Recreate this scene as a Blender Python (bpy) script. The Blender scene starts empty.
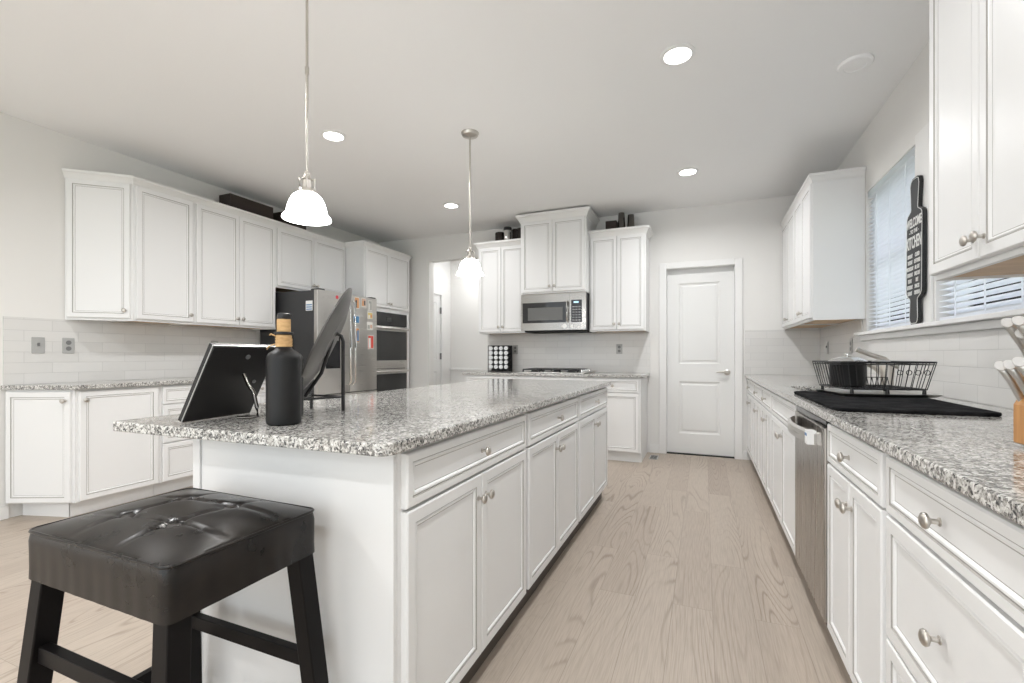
import bpy, bmesh, math, random
from mathutils import Vector, Matrix
random.seed(7)
S = bpy.context.scene
COL = S.collection
R = math.radians
PI = math.pi

# ---------------------------------------------------------------- camera, world, exposure, lights
YAW = math.atan2(192.0, 462.0)
cd = bpy.data.cameras.new('camera')
cam = bpy.data.objects.new('camera', cd)
COL.objects.link(cam)
cam.location = (0, 0, 1.12)
cam.rotation_euler = (PI/2, 0, YAW)
cd.sensor_width = 36.0
cd.lens = 462.0/1024*36.0
cd.shift_y = 13.5/1024
cd.clip_start = 0.02
S.camera = cam
S.view_settings.view_transform = 'Standard'
S.view_settings.look = 'None'
S.view_settings.gamma = 1.0
S.view_settings.use_curve_mapping = False
S.view_settings.exposure = 0.33

CEIL = 2.77
w = bpy.data.worlds.new('sky')
S.world = w
w.use_nodes = True
w.node_tree.nodes['Background'].inputs[0].default_value = (0.905, 0.96, 1.0, 1)
w.node_tree.nodes['Background'].inputs[1].default_value = 1.72

CAN_W, PEND_W = 13.5, 2.0
CANS = [(x, y) for y in (-2.59, -0.83, 0.93, 2.69, 4.44) for x in (-2.57, -0.134)]
def area_light(name, loc, energy, size, col=(0.985, 0.99, 1.0), rot=(0, 0, 0), spread=R(160)):
    l = bpy.data.lights.new(name, 'AREA')
    l.shape = 'DISK'; l.size = size; l.energy = energy; l.color = col; l.spread = spread
    o = bpy.data.objects.new(name, l); COL.objects.link(o)
    o.location = loc; o.rotation_euler = rot
    return o
for (x, y) in CANS:
    area_light('can_lamp', (x, y, CEIL-0.016), CAN_W*{(-0.134, 0.93): 0.4, (-2.57, 4.44): 0.6, (-0.134, 2.69): 0.85}.get((x, y), 1), 0.12)
area_light('hall_fill', (-3.2, 6.3, CEIL-0.03), 9, 0.3, spread=R(180))  # added fill light, no fixture, brightens the enclosed hall

sun = bpy.data.lights.new('sun', 'SUN'); sun.energy = 8.0; sun.angle = R(1.0); sun.color = (0.92, 0.965, 1.0)
so_ = bpy.data.objects.new('sun', sun); COL.objects.link(so_)
so_.rotation_euler = Vector((-0.34, 0.50, -0.80)).to_track_quat('-Z', 'Y').to_euler()

# ---------------------------------------------------------------- materials
def mat(name, col, rough=0.5, metal=0.0, **k):
    m = bpy.data.materials.new(name); m.use_nodes = True
    b = m.node_tree.nodes['Principled BSDF']
    b.inputs['Base Color'].default_value = (*col, 1)
    b.inputs['Roughness'].default_value = rough
    b.inputs['Metallic'].default_value = metal
    for kk, v in k.items():
        b.inputs[kk.replace('_', ' ')].default_value = v
    return m
def N(m, t, **k):
    n = m.node_tree.nodes.new(t)
    for a, v in k.items():
        setattr(n, a, v)
    return n
def L(m, a, b): m.node_tree.links.new(a, b)
def bsdf(m): return m.node_tree.nodes['Principled BSDF']
def ramp(m, fac, stops, interp='LINEAR'):
    r = N(m, 'ShaderNodeValToRGB'); r.color_ramp.interpolation = interp
    e = r.color_ramp.elements
    while len(e) < len(stops): e.new(0.5)
    for el, (p, c) in zip(e, stops):
        el.position = p; el.color = (*c, 1)
    L(m, fac, r.inputs['Fac'])
    return r.outputs['Color']
def math_node(m, op, a, b=None, c=None):
    n = N(m, 'ShaderNodeMath', operation=op)
    for i, v in enumerate((a, b, c)):
        if v is None: continue
        if isinstance(v, (int, float)): n.inputs[i].default_value = v
        else: L(m, v, n.inputs[i])
    return n.outputs[0]
def mix(m, f, a, b, blend='MIX'):
    n = N(m, 'ShaderNodeMix', data_type='RGBA', blend_type=blend)
    for s, v in ((0, f), (6, a), (7, b)):
        if isinstance(v, (int, float)): n.inputs[s].default_value = v
        elif isinstance(v, tuple): n.inputs[s].default_value = (*v, 1)
        else: L(m, v, n.inputs[s])
    return n.outputs[2]
def objcoord(m): return N(m, 'ShaderNodeTexCoord').outputs['Object']
def bump(m, h, strength, dist=0.001):
    b = N(m, 'ShaderNodeBump'); b.inputs['Strength'].default_value = strength; b.inputs['Distance'].default_value = dist
    L(m, h, b.inputs['Height']); L(m, b.outputs[0], bsdf(m).inputs['Normal'])

M = {}
M['cab'] = mat('cabinet_white', (0.805, 0.805, 0.80), 0.38)
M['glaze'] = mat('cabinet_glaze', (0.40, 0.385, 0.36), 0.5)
M['crown'] = mat('crown_white', (0.80, 0.795, 0.78), 0.4)
M['trim'] = mat('trim_white', (0.82, 0.815, 0.80), 0.35)
M['doorw'] = mat('door_white', (0.80, 0.80, 0.785), 0.35)
M['ceil'] = mat('ceiling_paint', (0.90, 0.90, 0.895), 0.9)
M['wall'] = mat('wall_paint', (0.795, 0.785, 0.762), 0.85)
M['nickel'] = mat('brushed_nickel', (0.58, 0.55, 0.51), 0.28, 1.0)
M['chrome'] = mat('chrome', (0.75, 0.75, 0.74), 0.12, 1.0)
M['cap'] = mat('polished_cap', (0.46, 0.45, 0.44), 0.3, 1.0)
M['gunmetal'] = mat('gunmetal', (0.16, 0.15, 0.14), 0.14, 1.0)
M['black'] = mat('black_metal', (0.012, 0.012, 0.013), 0.4)
M['blackgloss'] = mat('black_glass', (0.012, 0.012, 0.014), 0.06)
M['ovenglass'] = mat('oven_window_glass', (0.035, 0.036, 0.036), 0.08)
M['mwglass'] = mat('microwave_window_mesh', (0.12, 0.12, 0.115), 0.25)
M['fridgeside'] = mat('fridge_side_grey', (0.035, 0.035, 0.037), 0.45)
M['plate'] = mat('outlet_grey', (0.42, 0.42, 0.41), 0.4)
M['plated'] = mat('outlet_dark', (0.18, 0.18, 0.18), 0.4)
M['whitep'] = mat('white_plastic', (0.85, 0.85, 0.84), 0.4)
M['lid'] = mat('jar_lid_white', (0.80, 0.81, 0.82), 0.3)
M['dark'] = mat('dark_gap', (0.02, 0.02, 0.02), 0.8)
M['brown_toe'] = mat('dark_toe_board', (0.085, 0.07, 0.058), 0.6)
M['bottle'] = mat('matte_black_bottle', (0.008, 0.008, 0.0085), 0.42, Specular_IOR_Level=0.35)
M['framegrey'] = mat('frame_silver_edge', (0.45, 0.44, 0.43), 0.3, 1.0)
M['frameback'] = mat('frame_black_back', (0.014, 0.013, 0.013), 0.45, Specular_IOR_Level=0.35)
M['platter'] = mat('platter_pewter', (0.12, 0.115, 0.11), 0.40, 0.6)
M['twine'] = mat('twine', (0.45, 0.27, 0.12), 0.85)
M['basket'] = mat('dark_woven', (0.03, 0.019, 0.015), 0.7)
M['red'] = mat('red_badge', (0.55, 0.03, 0.05), 0.4)
M['greyletter'] = mat('grey_letter', (0.25, 0.25, 0.25), 0.4)
M['signface'] = mat('sign_charcoal', (0.035, 0.036, 0.038), 0.6)
M['signtext'] = mat('sign_white', (0.78, 0.78, 0.76), 0.7)
M['blind'] = mat('blind_daylight_tint', (0.84, 0.88, 0.93), 0.5)  # white blinds, bluish cast of daylight put into the base colour
M['vinyl'] = mat('window_vinyl', (0.85, 0.85, 0.85), 0.35)
M['siding'] = mat('house_siding', (0.07, 0.085, 0.10), 0.8)
M['roofing'] = mat('house_roof', (0.10, 0.10, 0.11), 0.9)
M['lawn'] = mat('lawn', (0.22, 0.26, 0.16), 0.95)
M['blue'] = mat('sticker_blue', (0.12, 0.25, 0.45), 0.5)
M['matblack'] = mat('dish_mat_black', (0.010, 0.010, 0.011), 1.0, Specular_IOR_Level=0.08)
M['canister'] = mat('dark_canister', (0.03, 0.022, 0.018), 0.25)
M['stoolleg'] = mat('stool_black_wood', (0.008, 0.007, 0.007), 0.4, Specular_IOR_Level=0.12)

def emis(name, col, s):
    m = mat(name, col, 0.5); b = bsdf(m)
    b.inputs['Emission Color'].default_value = (*col, 1); b.inputs['Emission Strength'].default_value = s
    return m
M['lens'] = emis('lamp_lens', (1, 0.98, 0.95), 12)
M['glass_lit'] = emis('lit_pendant_glass', (0.99, 0.99, 0.98), 9.5)
M['display'] = emis('blue_display', (0.45, 0.7, 0.9), 0.8)

# stainless with faint vertical streaks
def steel(name, base, rough, horiz=False):
    m = mat(name, base, rough, 1.0)
    mp = N(m, 'ShaderNodeMapping'); L(m, objcoord(m), mp.inputs[0])
    mp.inputs['Scale'].default_value = (4, 4, 300) if horiz else (220, 220, 2)
    n = N(m, 'ShaderNodeTexNoise'); L(m, mp.outputs[0], n.inputs['Vector']); n.inputs['Scale'].default_value = 1.0
    L(m, math_node(m, 'MULTIPLY_ADD', n.outputs['Fac'], 0.14, rough-0.07), bsdf(m).inputs['Roughness'])
    return m
M['steel'] = steel('stainless', (0.56, 0.545, 0.52), 0.30, True)
M['steeld'] = steel('stainless_dark', (0.33, 0.32, 0.305), 0.22, True)
M['steelv'] = steel('stainless_dishwasher', (0.42, 0.395, 0.37), 0.28)

# granite
def granite():
    m = mat('granite', (0.6, 0.6, 0.6), 0.09)
    oc = objcoord(m)
    v = N(m, 'ShaderNodeTexVoronoi'); v.inputs['Scale'].default_value = 160
    nz = N(m, 'ShaderNodeTexNoise'); nz.inputs['Scale'].default_value = 60; L(m, oc, nz.inputs['Vector'])
    add = N(m, 'ShaderNodeMixRGB', blend_type='ADD'); add.inputs[0].default_value = 0.018
    L(m, oc, add.inputs[1]); L(m, nz.outputs['Color'], add.inputs[2]); L(m, add.outputs[0], v.inputs['Vector'])
    sp = N(m, 'ShaderNodeSeparateColor'); L(m, v.outputs['Color'], sp.inputs[0])
    n2 = N(m, 'ShaderNodeTexNoise'); n2.inputs['Scale'].default_value = 14; n2.inputs['Detail'].default_value = 3; L(m, oc, n2.inputs['Vector'])
    f = math_node(m, 'ADD', sp.outputs[0], math_node(m, 'MULTIPLY_ADD', n2.outputs['Fac'], 0.5, -0.25))
    c = ramp(m, f, [(0.0, (0.018, 0.018, 0.019)), (0.19, (0.09, 0.085, 0.08)), (0.30, (0.26, 0.245, 0.225)),
                    (0.47, (0.44, 0.425, 0.395)), (0.64, (0.62, 0.61, 0.58)), (0.84, (0.76, 0.75, 0.72))], 'CONSTANT')
    v2 = N(m, 'ShaderNodeTexVoronoi'); v2.inputs['Scale'].default_value = 320; L(m, oc, v2.inputs['Vector'])
    s2 = N(m, 'ShaderNodeSeparateColor'); L(m, v2.outputs['Color'], s2.inputs[0])
    c = mix(m, 0.28, c, ramp(m, s2.outputs[1], [(0, (0.12, 0.115, 0.11)), (0.35, (0.6, 0.59, 0.56)), (0.7, (0.85, 0.84, 0.81))], 'CONSTANT'))
    L(m, c, bsdf(m).inputs['Base Color'])
    return m
M['granite'] = granite()

# subway tile: vector (horizontal, z)
def tile(name, axis):
    m = mat(name, (0.7, 0.7, 0.68), 0.13)
    sp = N(m, 'ShaderNodeSeparateXYZ'); L(m, objcoord(m), sp.inputs[0])
    cb = N(m, 'ShaderNodeCombineXYZ'); L(m, sp.outputs[axis], cb.inputs[0])
    L(m, math_node(m, 'ADD', sp.outputs[2], -0.914+0.076*20), cb.inputs[1])
    b = N(m, 'ShaderNodeTexBrick'); L(m, cb.outputs[0], b.inputs['Vector'])
    b.inputs['Scale'].default_value = 1; b.inputs['Brick Width'].default_value = 0.305; b.inputs['Row Height'].default_value = 0.076
    b.inputs['Mortar Size'].default_value = 0.0016; b.inputs['Mortar Smooth'].default_value = 0.3
    b.inputs['Color1'].default_value = (0.69, 0.68, 0.66, 1); b.inputs['Color2'].default_value = (0.73, 0.72, 0.70, 1)
    b.inputs['Mortar'].default_value = (0.60, 0.595, 0.58, 1)
    L(m, b.outputs['Color'], bsdf(m).inputs['Base Color'])
    n = N(m, 'ShaderNodeTexNoise'); n.inputs['Scale'].default_value = 9; L(m, cb.outputs[0], n.inputs['Vector'])
    h = math_node(m, 'ADD', math_node(m, 'MULTIPLY', b.outputs['Fac'], -1.0), math_node(m, 'MULTIPLY', n.outputs['Fac'], 0.5))
    bump(m, h, 0.5, 0.0015)
    return m
M['tileY'] = tile('subway_tile_side', 1)
M['tileX'] = tile('subway_tile_back', 0)

# oak plank floor, planks run along Y
def oak():
    m = mat('oak_floor', (0.5, 0.4, 0.3), 0.42)
    sp = N(m, 'ShaderNodeSeparateXYZ'); L(m, objcoord(m), sp.inputs[0])
    cb = N(m, 'ShaderNodeCombineXYZ'); L(m, sp.outputs[1], cb.inputs[0]); L(m, math_node(m, 'ADD', sp.outputs[0], 10.03), cb.inputs[1])
    b = N(m, 'ShaderNodeTexBrick'); L(m, cb.outputs[0], b.inputs['Vector'])
    b.offset = 0.37; b.offset_frequency = 2; b.squash = 1
    b.inputs['Scale'].default_value = 1; b.inputs['Brick Width'].default_value = 1.35; b.inputs['Row Height'].default_value = 0.165
    b.inputs['Mortar Size'].default_value = 0.0011; b.inputs['Mortar Smooth'].default_value = 0.2
    b.inputs['Color1'].default_value = (0, 0, 0, 1); b.inputs['Color2'].default_value = (1, 1, 1, 1); b.inputs['Mortar'].default_value = (0.5, 0.5, 0.5, 1)
    rnd = N(m, 'ShaderNodeSeparateColor'); L(m, b.outputs['Color'], rnd.inputs[0]); r = rnd.outputs[0]
    # plank-wise offset of the grain field
    gx = math_node(m, 'MULTIPLY_ADD', r, 37.0, math_node(m, 'MULTIPLY', sp.outputs[0], 6.5))
    gy = math_node(m, 'MULTIPLY_ADD', r, 11.0, math_node(m, 'MULTIPLY', sp.outputs[1], 0.70))
    gv = N(m, 'ShaderNodeCombineXYZ'); L(m, gx, gv.inputs[0]); L(m, gy, gv.inputs[1]); L(m, math_node(m, 'MULTIPLY', r, 9.0), gv.inputs[2])
    n1 = N(m, 'ShaderNodeTexNoise'); n1.inputs['Scale'].default_value = 1.0; n1.inputs['Detail'].default_value = 0.6; n1.inputs['Roughness'].default_value = 0.4
    L(m, gv.outputs[0], n1.inputs['Vector'])
    # fine fibres
    fx = math_node(m, 'MULTIPLY_ADD', r, 50.0, math_node(m, 'MULTIPLY', sp.outputs[0], 210.0))
    fv = N(m, 'ShaderNodeCombineXYZ'); L(m, fx, fv.inputs[0]); L(m, math_node(m, 'MULTIPLY', sp.outputs[1], 7.0), fv.inputs[1])
    n2 = N(m, 'ShaderNodeTexNoise'); n2.inputs['Scale'].default_value = 1.0; n2.inputs['Detail'].default_value = 2.0; L(m, fv.outputs[0], n2.inputs['Vector'])
    ph = math_node(m, 'ADD', n1.outputs['Fac'], math_node(m, 'MULTIPLY', n2.outputs['Fac'], 0.014))
    line = math_node(m, 'SINE', math_node(m, 'MULTIPLY', ph, 118.0))
    line = math_node(m, 'POWER', math_node(m, 'MULTIPLY_ADD', line, 0.5, 0.5), 8.0)
    n3 = N(m, 'ShaderNodeTexNoise'); n3.inputs['Scale'].default_value = 0.8; n3.inputs['Detail'].default_value = 2.0; L(m, gv.outputs[0], n3.inputs['Vector'])
    base = ramp(m, r, [(0, (0.43, 0.365, 0.305)), (0.5, (0.475, 0.41, 0.345)), (1, (0.39, 0.325, 0.27))])
    base = mix(m, math_node(m, 'MULTIPLY', n3.outputs['Fac'], 0.25), base, (0.46, 0.37, 0.29))
    mk = N(m, 'ShaderNodeMapRange'); L(m, n3.outputs['Fac'], mk.inputs[0]); mk.inputs[1].default_value = 0.45; mk.inputs[2].default_value = 0.68; mk.inputs[3].default_value = 0.08; mk.inputs[4].default_value = 0.65
    c = mix(m, math_node(m, 'MULTIPLY', line, mk.outputs[0]), base, (0.21, 0.155, 0.115))
    fib = ramp(m, n2.outputs['Fac'], [(0.36, (0.86, 0.85, 0.84)), (0.62, (1.03, 1.03, 1.03))])
    c = mix(m, 0.8, c, fib, 'MULTIPLY')
    c = mix(m, math_node(m, 'MULTIPLY', b.outputs['Fac'], 0.6), c, (0.20, 0.155, 0.12))
    L(m, c, bsdf(m).inputs['Base Color'])
    bump(m, math_node(m, 'MULTIPLY', b.outputs['Fac'], -1.0), 0.4, 0.001)
    return m
M['oak'] = oak()

def wood(name, a, b_, sc, rough=0.45):
    m = mat(name, a, rough)
    mp = N(m, 'ShaderNodeMapping'); L(m, objcoord(m), mp.inputs[0]); mp.inputs['Scale'].default_value = sc
    n = N(m, 'ShaderNodeTexNoise'); n.inputs['Scale'].default_value = 1; n.inputs['Detail'].default_value = 3; L(m, mp.outputs[0], n.inputs['Vector'])
    L(m, ramp(m, n.outputs['Fac'], [(0.3, a), (0.7, b_)]), bsdf(m).inputs['Base Color'])
    return m
M['maple'] = wood('maple_underside', (0.55, 0.36, 0.19), (0.66, 0.46, 0.27), (40, 4, 40))
M['block'] = wood('block_wood', (0.42, 0.19, 0.06), (0.58, 0.30, 0.11), (60, 60, 5))
M['cork'] = wood('cork', (0.52, 0.32, 0.14), (0.66, 0.43, 0.21), (60, 60, 160), 0.8)

def leather():
    m = mat('leather', (0.030, 0.022, 0.019), 0.33, Specular_IOR_Level=0.4)
    oc = objcoord(m)
    v = N(m, 'ShaderNodeTexVoronoi'); v.inputs['Scale'].default_value = 420; L(m, oc, v.inputs['Vector'])
    n = N(m, 'ShaderNodeTexNoise'); n.inputs['Scale'].default_value = 14; n.inputs['Detail'].default_value = 4; L(m, oc, n.inputs['Vector'])
    L(m, ramp(m, n.outputs['Fac'], [(0.35, (0.004, 0.0025, 0.002)), (0.75, (0.014, 0.010, 0.0075))]), bsdf(m).inputs['Base Color'])
    L(m, math_node(m, 'MULTIPLY_ADD', n.outputs['Fac'], 0.20, 0.20), bsdf(m).inputs['Roughness'])
    bump(m, math_node(m, 'ADD', math_node(m, 'MULTIPLY', v.outputs['Distance'], 0.3), math_node(m, 'MULTIPLY', n.outputs['Fac'], 1.5)), 0.10, 0.0015)
    return m
M['leather'] = leather()
M['button'] = mat('button_leather', (0.02, 0.015, 0.012), 0.5)

def mat_towel(m):
    oc = objcoord(m)
    n = N(m, 'ShaderNodeTexNoise'); n.inputs['Scale'].default_value = 260; L(m, oc, n.inputs['Vector'])
    n2 = N(m, 'ShaderNodeTexNoise'); n2.inputs['Scale'].default_value = 18; n2.inputs['Detail'].default_value = 4; L(m, oc, n2.inputs['Vector'])
    L(m, ramp(m, n2.outputs['Fac'], [(0.4, (0.007, 0.007, 0.008)), (0.75, (0.03, 0.03, 0.031))]), bsdf(m).inputs['Base Color'])
    bump(m, n.outputs['Fac'], 0.8, 0.003)
mat_towel(M['matblack'])

def pane():
    m = bpy.data.materials.new('window_glass'); m.use_nodes = True
    nt = m.node_tree; nt.nodes.clear()
    o = nt.nodes.new('ShaderNodeOutputMaterial'); t = nt.nodes.new('ShaderNodeBsdfTransparent'); g = nt.nodes.new('ShaderNodeBsdfGlossy')
    g.inputs['Roughness'].default_value = 0.02
    x = nt.nodes.new('ShaderNodeMixShader'); f = nt.nodes.new('ShaderNodeFresnel'); f.inputs[0].default_value = 1.3
    nt.links.new(f.outputs[0], x.inputs[0]); nt.links.new(t.outputs[0], x.inputs[1]); nt.links.new(g.outputs[0], x.inputs[2]); nt.links.new(x.outputs[0], o.inputs[0])
    return m
M['pane'] = pane()
def blindmat(m):
    nt = m.node_tree; b = bsdf(m); o = [n for n in nt.nodes if n.type == 'OUTPUT_MATERIAL'][0]
    t = nt.nodes.new('ShaderNodeBsdfTranslucent'); t.inputs[0].default_value = (0.97, 0.98, 1.0, 1)
    x = nt.nodes.new('ShaderNodeMixShader'); x.inputs[0].default_value = 0.75
    nt.links.new(b.outputs[0], x.inputs[1]); nt.links.new(t.outputs[0], x.inputs[2]); nt.links.new(x.outputs[0], o.inputs[0])
blindmat(M['blind'])

# ---------------------------------------------------------------- mesh helpers
class MB:
    def __init__(s): s.v = []; s.f = []; s.m = []; s.cur = 0
    def face(s, idx, mi=None): s.f.append(tuple(idx)); s.m.append(s.cur if mi is None else mi)
    def add(s, pts): i = len(s.v); s.v += [tuple(p) for p in pts]; return i
    def box(s, x0, x1, y0, y1, z0, z1):
        x0, x1 = min(x0, x1), max(x0, x1); y0, y1 = min(y0, y1), max(y0, y1); z0, z1 = min(z0, z1), max(z0, z1)
        i = s.add([(x0,y0,z0),(x1,y0,z0),(x1,y1,z0),(x0,y1,z0),(x0,y0,z1),(x1,y0,z1),(x1,y1,z1),(x0,y1,z1)])
        for q in ((0,3,2,1),(4,5,6,7),(0,1,5,4),(1,2,6,5),(2,3,7,6),(3,0,4,7)): s.face([i+k for k in q])
        return s
    def prism(s, poly, z0, z1):
        a = sum(poly[i][0]*poly[(i+1)%len(poly)][1]-poly[(i+1)%len(poly)][0]*poly[i][1] for i in range(len(poly)))
        if a < 0: poly = poly[::-1]
        n = len(poly); i = s.add([(x,y,z0) for x,y in poly]+[(x,y,z1) for x,y in poly])
        s.face([i+k for k in range(n)][::-1]); s.face([i+n+k for k in range(n)])
        for k in range(n): s.face((i+k, i+(k+1)%n, i+n+(k+1)%n, i+n+k))
        return s
    def loops(s, rings, cap0=True, cap1=True, mats=None, closed=False):
        n = len(rings[0]); ids = [s.add(r) for r in rings]
        for j in range(len(rings)-1 + (1 if closed else 0)):
            a, b = ids[j], ids[(j+1) % len(rings)]
            for k in range(n): s.face((a+k, a+(k+1)%n, b+(k+1)%n, b+k), None if mats is None else mats[j])
        if not closed:
            if cap0: s.face([ids[0]+k for k in range(n)][::-1])
            if cap1: s.face([ids[-1]+k for k in range(n)])
        return s
    def lathe(s, prof, c=(0,0,0), n=24, axis='Z', cap=True):
        rings = []
        for r, h in prof:
            ring = []
            for k in range(n):
                a = 2*PI*k/n; x, y = r*math.cos(a), r*math.sin(a)
                if axis == 'Z': p = (c[0]+x, c[1]+y, c[2]+h)
                elif axis == 'Y': p = (c[0]+x, c[1]-h, c[2]+y)      # h grows toward -y
                else: p = (c[0]+h, c[1]+x, c[2]+y)
                ring.append(p)
            rings.append(ring)
        return s.loops(rings, cap, cap)
    def tube(s, pts, r, n=8, closed=False):
        P = [Vector(p) for p in pts]; rings = []; up = None
        m = len(P)
        for j in range(m):
            if closed: t = P[(j+1)%m]-P[j-1]
            else: t = P[min(j+1, m-1)]-P[max(j-1, 0)]
            t.normalize()
            if up is None:
                up = Vector((0,0,1)) if abs(t.z) < 0.9 else Vector((1,0,0))
            a = t.cross(up)
            if a.length < 1e-5: a = t.cross(Vector((0.3,1,0.2)))
            a.normalize(); b = t.cross(a).normalized(); up = -b if False else up
            rr = r[j] if isinstance(r, (list, tuple)) else r
            rings.append([tuple(P[j]+a*rr*math.cos(2*PI*k/n)-b*rr*math.sin(2*PI*k/n)) for k in range(n)])
        return s.loops(rings, closed=closed)
    def bar(s, p, q, w1, w2):      # rectangular bar from p to q, square-ish section w1 (x) by w2 (y)
        rings = [[(c[0]-w1/2,c[1]-w2/2,c[2]),(c[0]+w1/2,c[1]-w2/2,c[2]),(c[0]+w1/2,c[1]+w2/2,c[2]),(c[0]-w1/2,c[1]+w2/2,c[2])] for c in (p, q)]
        return s.loops(rings)
    def build(s, name, mats, parent=None, bevel=0, smooth=0, seg=2, matrix=None):
        me = bpy.data.meshes.new(name)
        me.from_pydata(s.v, [], s.f)
        if not isinstance(mats, (list, tuple)): mats = [mats]
        for m in mats: me.materials.append(m)
        me.polygons.foreach_set('material_index', s.m)
        bm = bmesh.new(); bm.from_mesh(me); bmesh.ops.recalc_face_normals(bm, faces=bm.faces)
        if matrix is not None: bm.transform(matrix)
        bm.to_mesh(me); bm.free()
        if smooth:
            me.polygons.foreach_set('use_smooth', [True]*len(me.polygons))
            me.set_sharp_from_angle(angle=R(smooth))
        me.update()
        o = bpy.data.objects.new(name, me); COL.objects.link(o)
        if parent is not None: o.parent = parent
        if bevel:
            b = o.modifiers.new('bevel', 'BEVEL'); b.width = bevel; b.segments = seg; b.limit_method = 'ANGLE'; b.angle_limit = R(40)
            b.harden_normals = False
        return o
def empty(name, loc, rz=0, label=None, cat=None, group=None):
    o = bpy.data.objects.new(name, None); COL.objects.link(o); o.empty_display_size = 0.1
    o.location = loc; o.rotation_euler = (0, 0, rz)
    if label: tag(o, label, cat, group)
    return o
def tag(o, label, cat, group=None):
    o['label'] = label; o['category'] = cat
    if group: o['group'] = group
    return o
def struct(o): o['kind'] = 'structure'; return o
def grid_panel(us, vs, holes, t0, t1, mp):
    """cells of us x vs except those inside holes; mp(u,v,t)->xyz; one closed mesh."""
    mb = MB(); us = sorted(set(us)); vs = sorted(set(vs)); nu, nv = len(us), len(vs)
    i0 = mb.add([mp(u, v, t0) for v in vs for u in us]); i1 = mb.add([mp(u, v, t1) for v in vs for u in us])
    def solid(a, b):
        if a < 0 or b < 0 or a >= nu-1 or b >= nv-1: return False
        cu, cv = (us[a]+us[a+1])/2, (vs[b]+vs[b+1])/2
        return not any(h[0] < cu < h[1] and h[2] < cv < h[3] for h in holes)
    for b in range(nv-1):
        for a in range(nu-1):
            if not solid(a, b): continue
            q = [a+b*nu, a+1+b*nu, a+1+(b+1)*nu, a+(b+1)*nu]
            mb.face([i0+k for k in q]); mb.face([i1+k for k in q][::-1])
            for (da, db, e) in ((0,-1,(0,1)), (1,0,(1,2)), (0,1,(2,3)), (-1,0,(3,0))):
                if not solid(a+da, b+db): mb.face((i0+q[e[0]], i1+q[e[0]], i1+q[e[1]], i0+q[e[1]]))
    return mb
def round_poly(pts, rads, n=6):
    out = []; m = len(pts)
    for i in range(m):
        p = Vector(pts[i]); a = Vector(pts[i-1])-p; b = Vector(pts[(i+1)%m])-p; r = rads[i] if isinstance(rads, (list, tuple)) else rads
        if r <= 0: out.append(tuple(p)); continue
        a.normalize(); b.normalize(); ang = a.angle(b); d = r/math.tan(ang/2); c = p+(a+b).normalized()*(r/math.sin(ang/2))
        s, e = p+a*d-c, p+b*d-c
        a0 = math.atan2(s.y, s.x); da = (math.atan2(e.y, e.x)-a0+PI) % (2*PI)-PI
        out += [(c.x+r*math.cos(a0+da*k/n), c.y+r*math.sin(a0+da*k/n)) for k in range(n+1)]
    return out
def sweep(path, prof, z):
    """profile (outward, up) swept along an XY path; outward = right of travel."""
    P = [Vector(p) for p in path]; n = len(P); rings = []
    for i in range(n):
        ds = []
        if i > 0: ds.append((P[i]-P[i-1]).normalized())
        if i < n-1: ds.append((P[i+1]-P[i]).normalized())
        ns = [Vector((d.y, -d.x)) for d in ds]
        if len(ns) == 1: m = ns[0]
        else:
            m = (ns[0]+ns[1]); m = m/(m.length_squared/2) if m.length > 1e-6 else ns[0]
        rings.append([(P[i].x+m.x*o, P[i].y+m.y*o, z+h) for o, h in prof])
    mb = MB(); mb.loops(rings); return mb
CROWN = [(0.0,-0.018),(0.006,-0.018),(0.008,-0.006),(0.013,0.004),(0.024,0.020),(0.032,0.026),(0.032,0.044),(0.0,0.044)]
CROWN2 = [(0.0,-0.02),(0.007,-0.02),(0.009,-0.008),(0.016,0.004),(0.032,0.028),(0.043,0.036),(0.043,0.06),(0.0,0.06)]
def text_mesh(s, size, mat_, name, parent, matrix, depth=0.0006, xs=1.0, off=0.0):
    cu = bpy.data.curves.new('t', 'FONT'); cu.body = s; cu.size = size; cu.extrude = depth; cu.align_x = 'CENTER'; cu.align_y = 'CENTER'
    cu.resolution_u = 3; cu.offset = off
    ob = bpy.data.objects.new('t', cu); COL.objects.link(ob)
    dg = bpy.context.evaluated_depsgraph_get(); me = bpy.data.meshes.new_from_object(ob.evaluated_get(dg))
    bpy.data.objects.remove(ob); bpy.data.curves.remove(cu)
    me.transform(Matrix.Diagonal((xs, 1, 1, 1))); me.transform(matrix); me.name = name
    me.materials.clear(); me.materials.append(mat_)
    o = bpy.data.objects.new(name, me); COL.objects.link(o); o.parent = parent
    return o

# ---------------------------------------------------------------- room shell
XL, XR, YB = -4.41, 1.09, 5.52
YF = -3.2
fl = struct(MB().box(XL-0.12, XR+0.16, YF, 7.0, -0.1, 0).build('floor', M['oak']))
ce = struct(MB().box(XL-0.12, XR+0.16, YF, 7.0, CEIL, CEIL+0.1).build('ceiling', M['ceil']))
struct(MB().box(XL-0.12, XL, YF, YB+0.12, 0, CEIL).build('wall_left', M['wall']))
# back wall: hall opening and pantry door hole
OP = (-3.55, -2.72, 0, 2.43); DO = (-0.405, 0.318, 0, 2.105)
wb = grid_panel([XL, OP[0], OP[1], DO[0], DO[1], XR], [0, DO[3], OP[3], CEIL], [OP, DO], YB, YB+0.12, lambda u, v, t: (u, t, v))
struct(wb.build('wall_back', M['wall']))
W1 = (3.235, 4.085, 1.285, 2.30); W2 = (2.15, 3.0, 1.285, 2.30)
wr = grid_panel([YF, W2[0], W2[1], W1[0], W1[1], YB+0.12], [0, W1[2], W1[3], CEIL], [W1, W2], XR, XR+0.16, lambda u, v, t: (t, u, v))
struct(wr.build('wall_right', M['wall']))
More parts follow.
